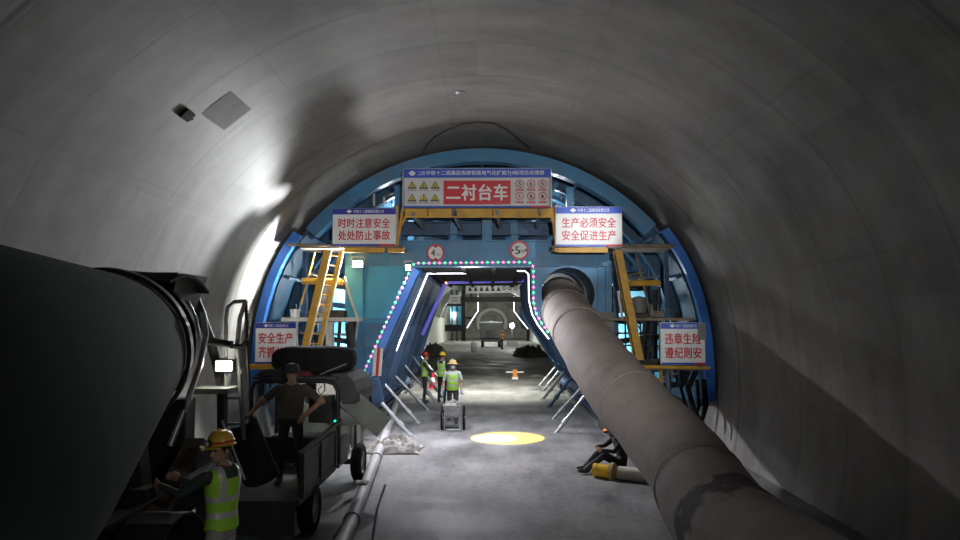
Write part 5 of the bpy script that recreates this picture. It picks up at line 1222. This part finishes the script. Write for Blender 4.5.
# lights under the gantry roof and in its side frames, some added as fill
light('passage_light', 'SPOT', (-.3, 28.6, 4.1), 2700, (1, 1, .9), .12, (-.1, 29.4, 0), 125, .6)
light('passage_light', 'SPOT', (-.6, 18.9, 4.1), 250, (.9, .9, 1), .1, (-.6, 17.6, 0), 125, .6)
light('passage_light', 'POINT', (-.5, 18.3, 3.6), 150, (.9, .92, 1), .1)  # added without a fixture to brighten the blue cheek
light('passage_light', 'SPOT', (-.3, 22.2, 4.1), 260, (.95, .97, 1), .1, (-.5, 22.8, 0), 120, .6)  # fill added so the workers' vests show up
light('low_fill_light', 'POINT', (-.9, 2.6, .55), 14, (.9, 1, .97), .1)  # unseen fill added low down to lift the drum's underside
light('cab_fill_light', 'POINT', (-3.0, 12.7, 1.75), 8, (1, .98, .9), .05)  # made-up light that brightens the inside of the cab
light('side_bay_light', 'POINT', (-4.0, 18.6, 3.6), 100, (.95, 1, 1), .08)
light('side_bay_light', 'POINT', (-4.0, 18.7, 2.2), 60, (.95, 1, 1), .08)
light('side_bay_light', 'POINT', (3.6, 18.9, 3.3), 50, (.95, 1, 1), .08)
light('side_bay_light', 'POINT', (3.7, 19.1, 2.2), 45, (.95, 1, 1), .08)
light('deck_light', 'POINT', (-2.6, 19.6, 6.0), 110, (.9, 1, 1), .08)
light('deck_light', 'POINT', (1.6, 19.6, 6.1), 60, (.9, .97, 1), .08)
light('sign_fill_light', 'SPOT', (2.6, 13.0, 5.2), 230, (.97, .98, 1), .08, at(588, 227, 15.9), 36, .6)  # no fixture here: added to whiten the upper right sign
light('sign_fill_light', 'SPOT', (4.2, 12.5, 3.4), 70, (.97, .98, 1), .08, at(683, 345, 15.85), 34, .6)  # same kind of added fill, for the lower right sign
light('work_lamp_light', 'POINT', at(224, 366, 8.62), 6, (1, .94, .8), .05)
# floor projector lamp hung from the portal header: a sharp yellow disc with a white half
gp = ground(507, 438); src = at(500, 268, 16.6)
light('floor_projector', 'SPOT', src, 4500, (1, .8, .03), .004, gp, 2*math.degrees(math.atan(.92/(src-gp).length)), .04)
light('floor_projector', 'SPOT', src+V((.02, 0, 0)), 6000, (.9, .95, 1.0), .004, gp+V((-.32, .0, 0)), 2*math.degrees(math.atan(.58/(src-gp).length)), .35)
# far down the tunnel
light('far_light', 'POINT', (0.5, 71, 5.0), 250, (1, 1, .95), .2)
light('far_light', 'SPOT', (0.3, 59, 4.4), 500, (1, 1, .97), .15, (0, 66, 5.2), 110, .5)  # front fill added to lift the far sign strip out of backlight
light('near_fill_light', 'SPOT', (0.6, 2.2, 3.5), 75, (1, .97, .9), .12, (-2.55, 6.7, 1.35), 24, .8)  # unseen spot added to light the worker by the mixer
light('far_light', 'POINT', at(512, 325.5, 71.5), 300, (.95, 1, 1), .2)
light('far_light', 'POINT', (-3.6, 67.3, 3.4), 120, (.95, 1, 1), .2)
light('far_light', 'POINT', (0, 92, 4.6), 1700, (1, 1, .95), .2)
light('front_fill_light', 'SPOT', (1.2, -2.0, 3.6), 3300, (1, .97, .95), .25, (-.2, 16, 4.4), 38, .7)  # unseen spot behind the camera, added to brighten signs and gantry front
# the lit stretch of tunnel behind the camera
light('rear_light', 'AREA', (0.5, -6.5, 5.0), 12, (1, .97, .92), 4.0, (0, 10, 3))
w = bpy.data.worlds.new('World'); SC.world = w; w.use_nodes = True
w.node_tree.nodes['Background'].inputs[0].default_value = (.6, .6, .62, 1); w.node_tree.nodes['Background'].inputs[1].default_value = .02
# ================================================================== CAMERA
cd = bpy.data.cameras.new('camera'); cd.sensor_width = 36; cd.lens = 36*F/960; cd.clip_end = 300; cd.clip_start = .05
co = bpy.data.objects.new('camera', cd); COL.objects.link(co); co.location = CAM; co.rotation_euler = (RX, 0, RZ); SC.camera = co
SC.view_settings.view_transform = 'Standard'; SC.view_settings.look = 'None'; SC.view_settings.exposure = 0; SC.view_settings.gamma = 1; SC.view_settings.use_curve_mapping = False
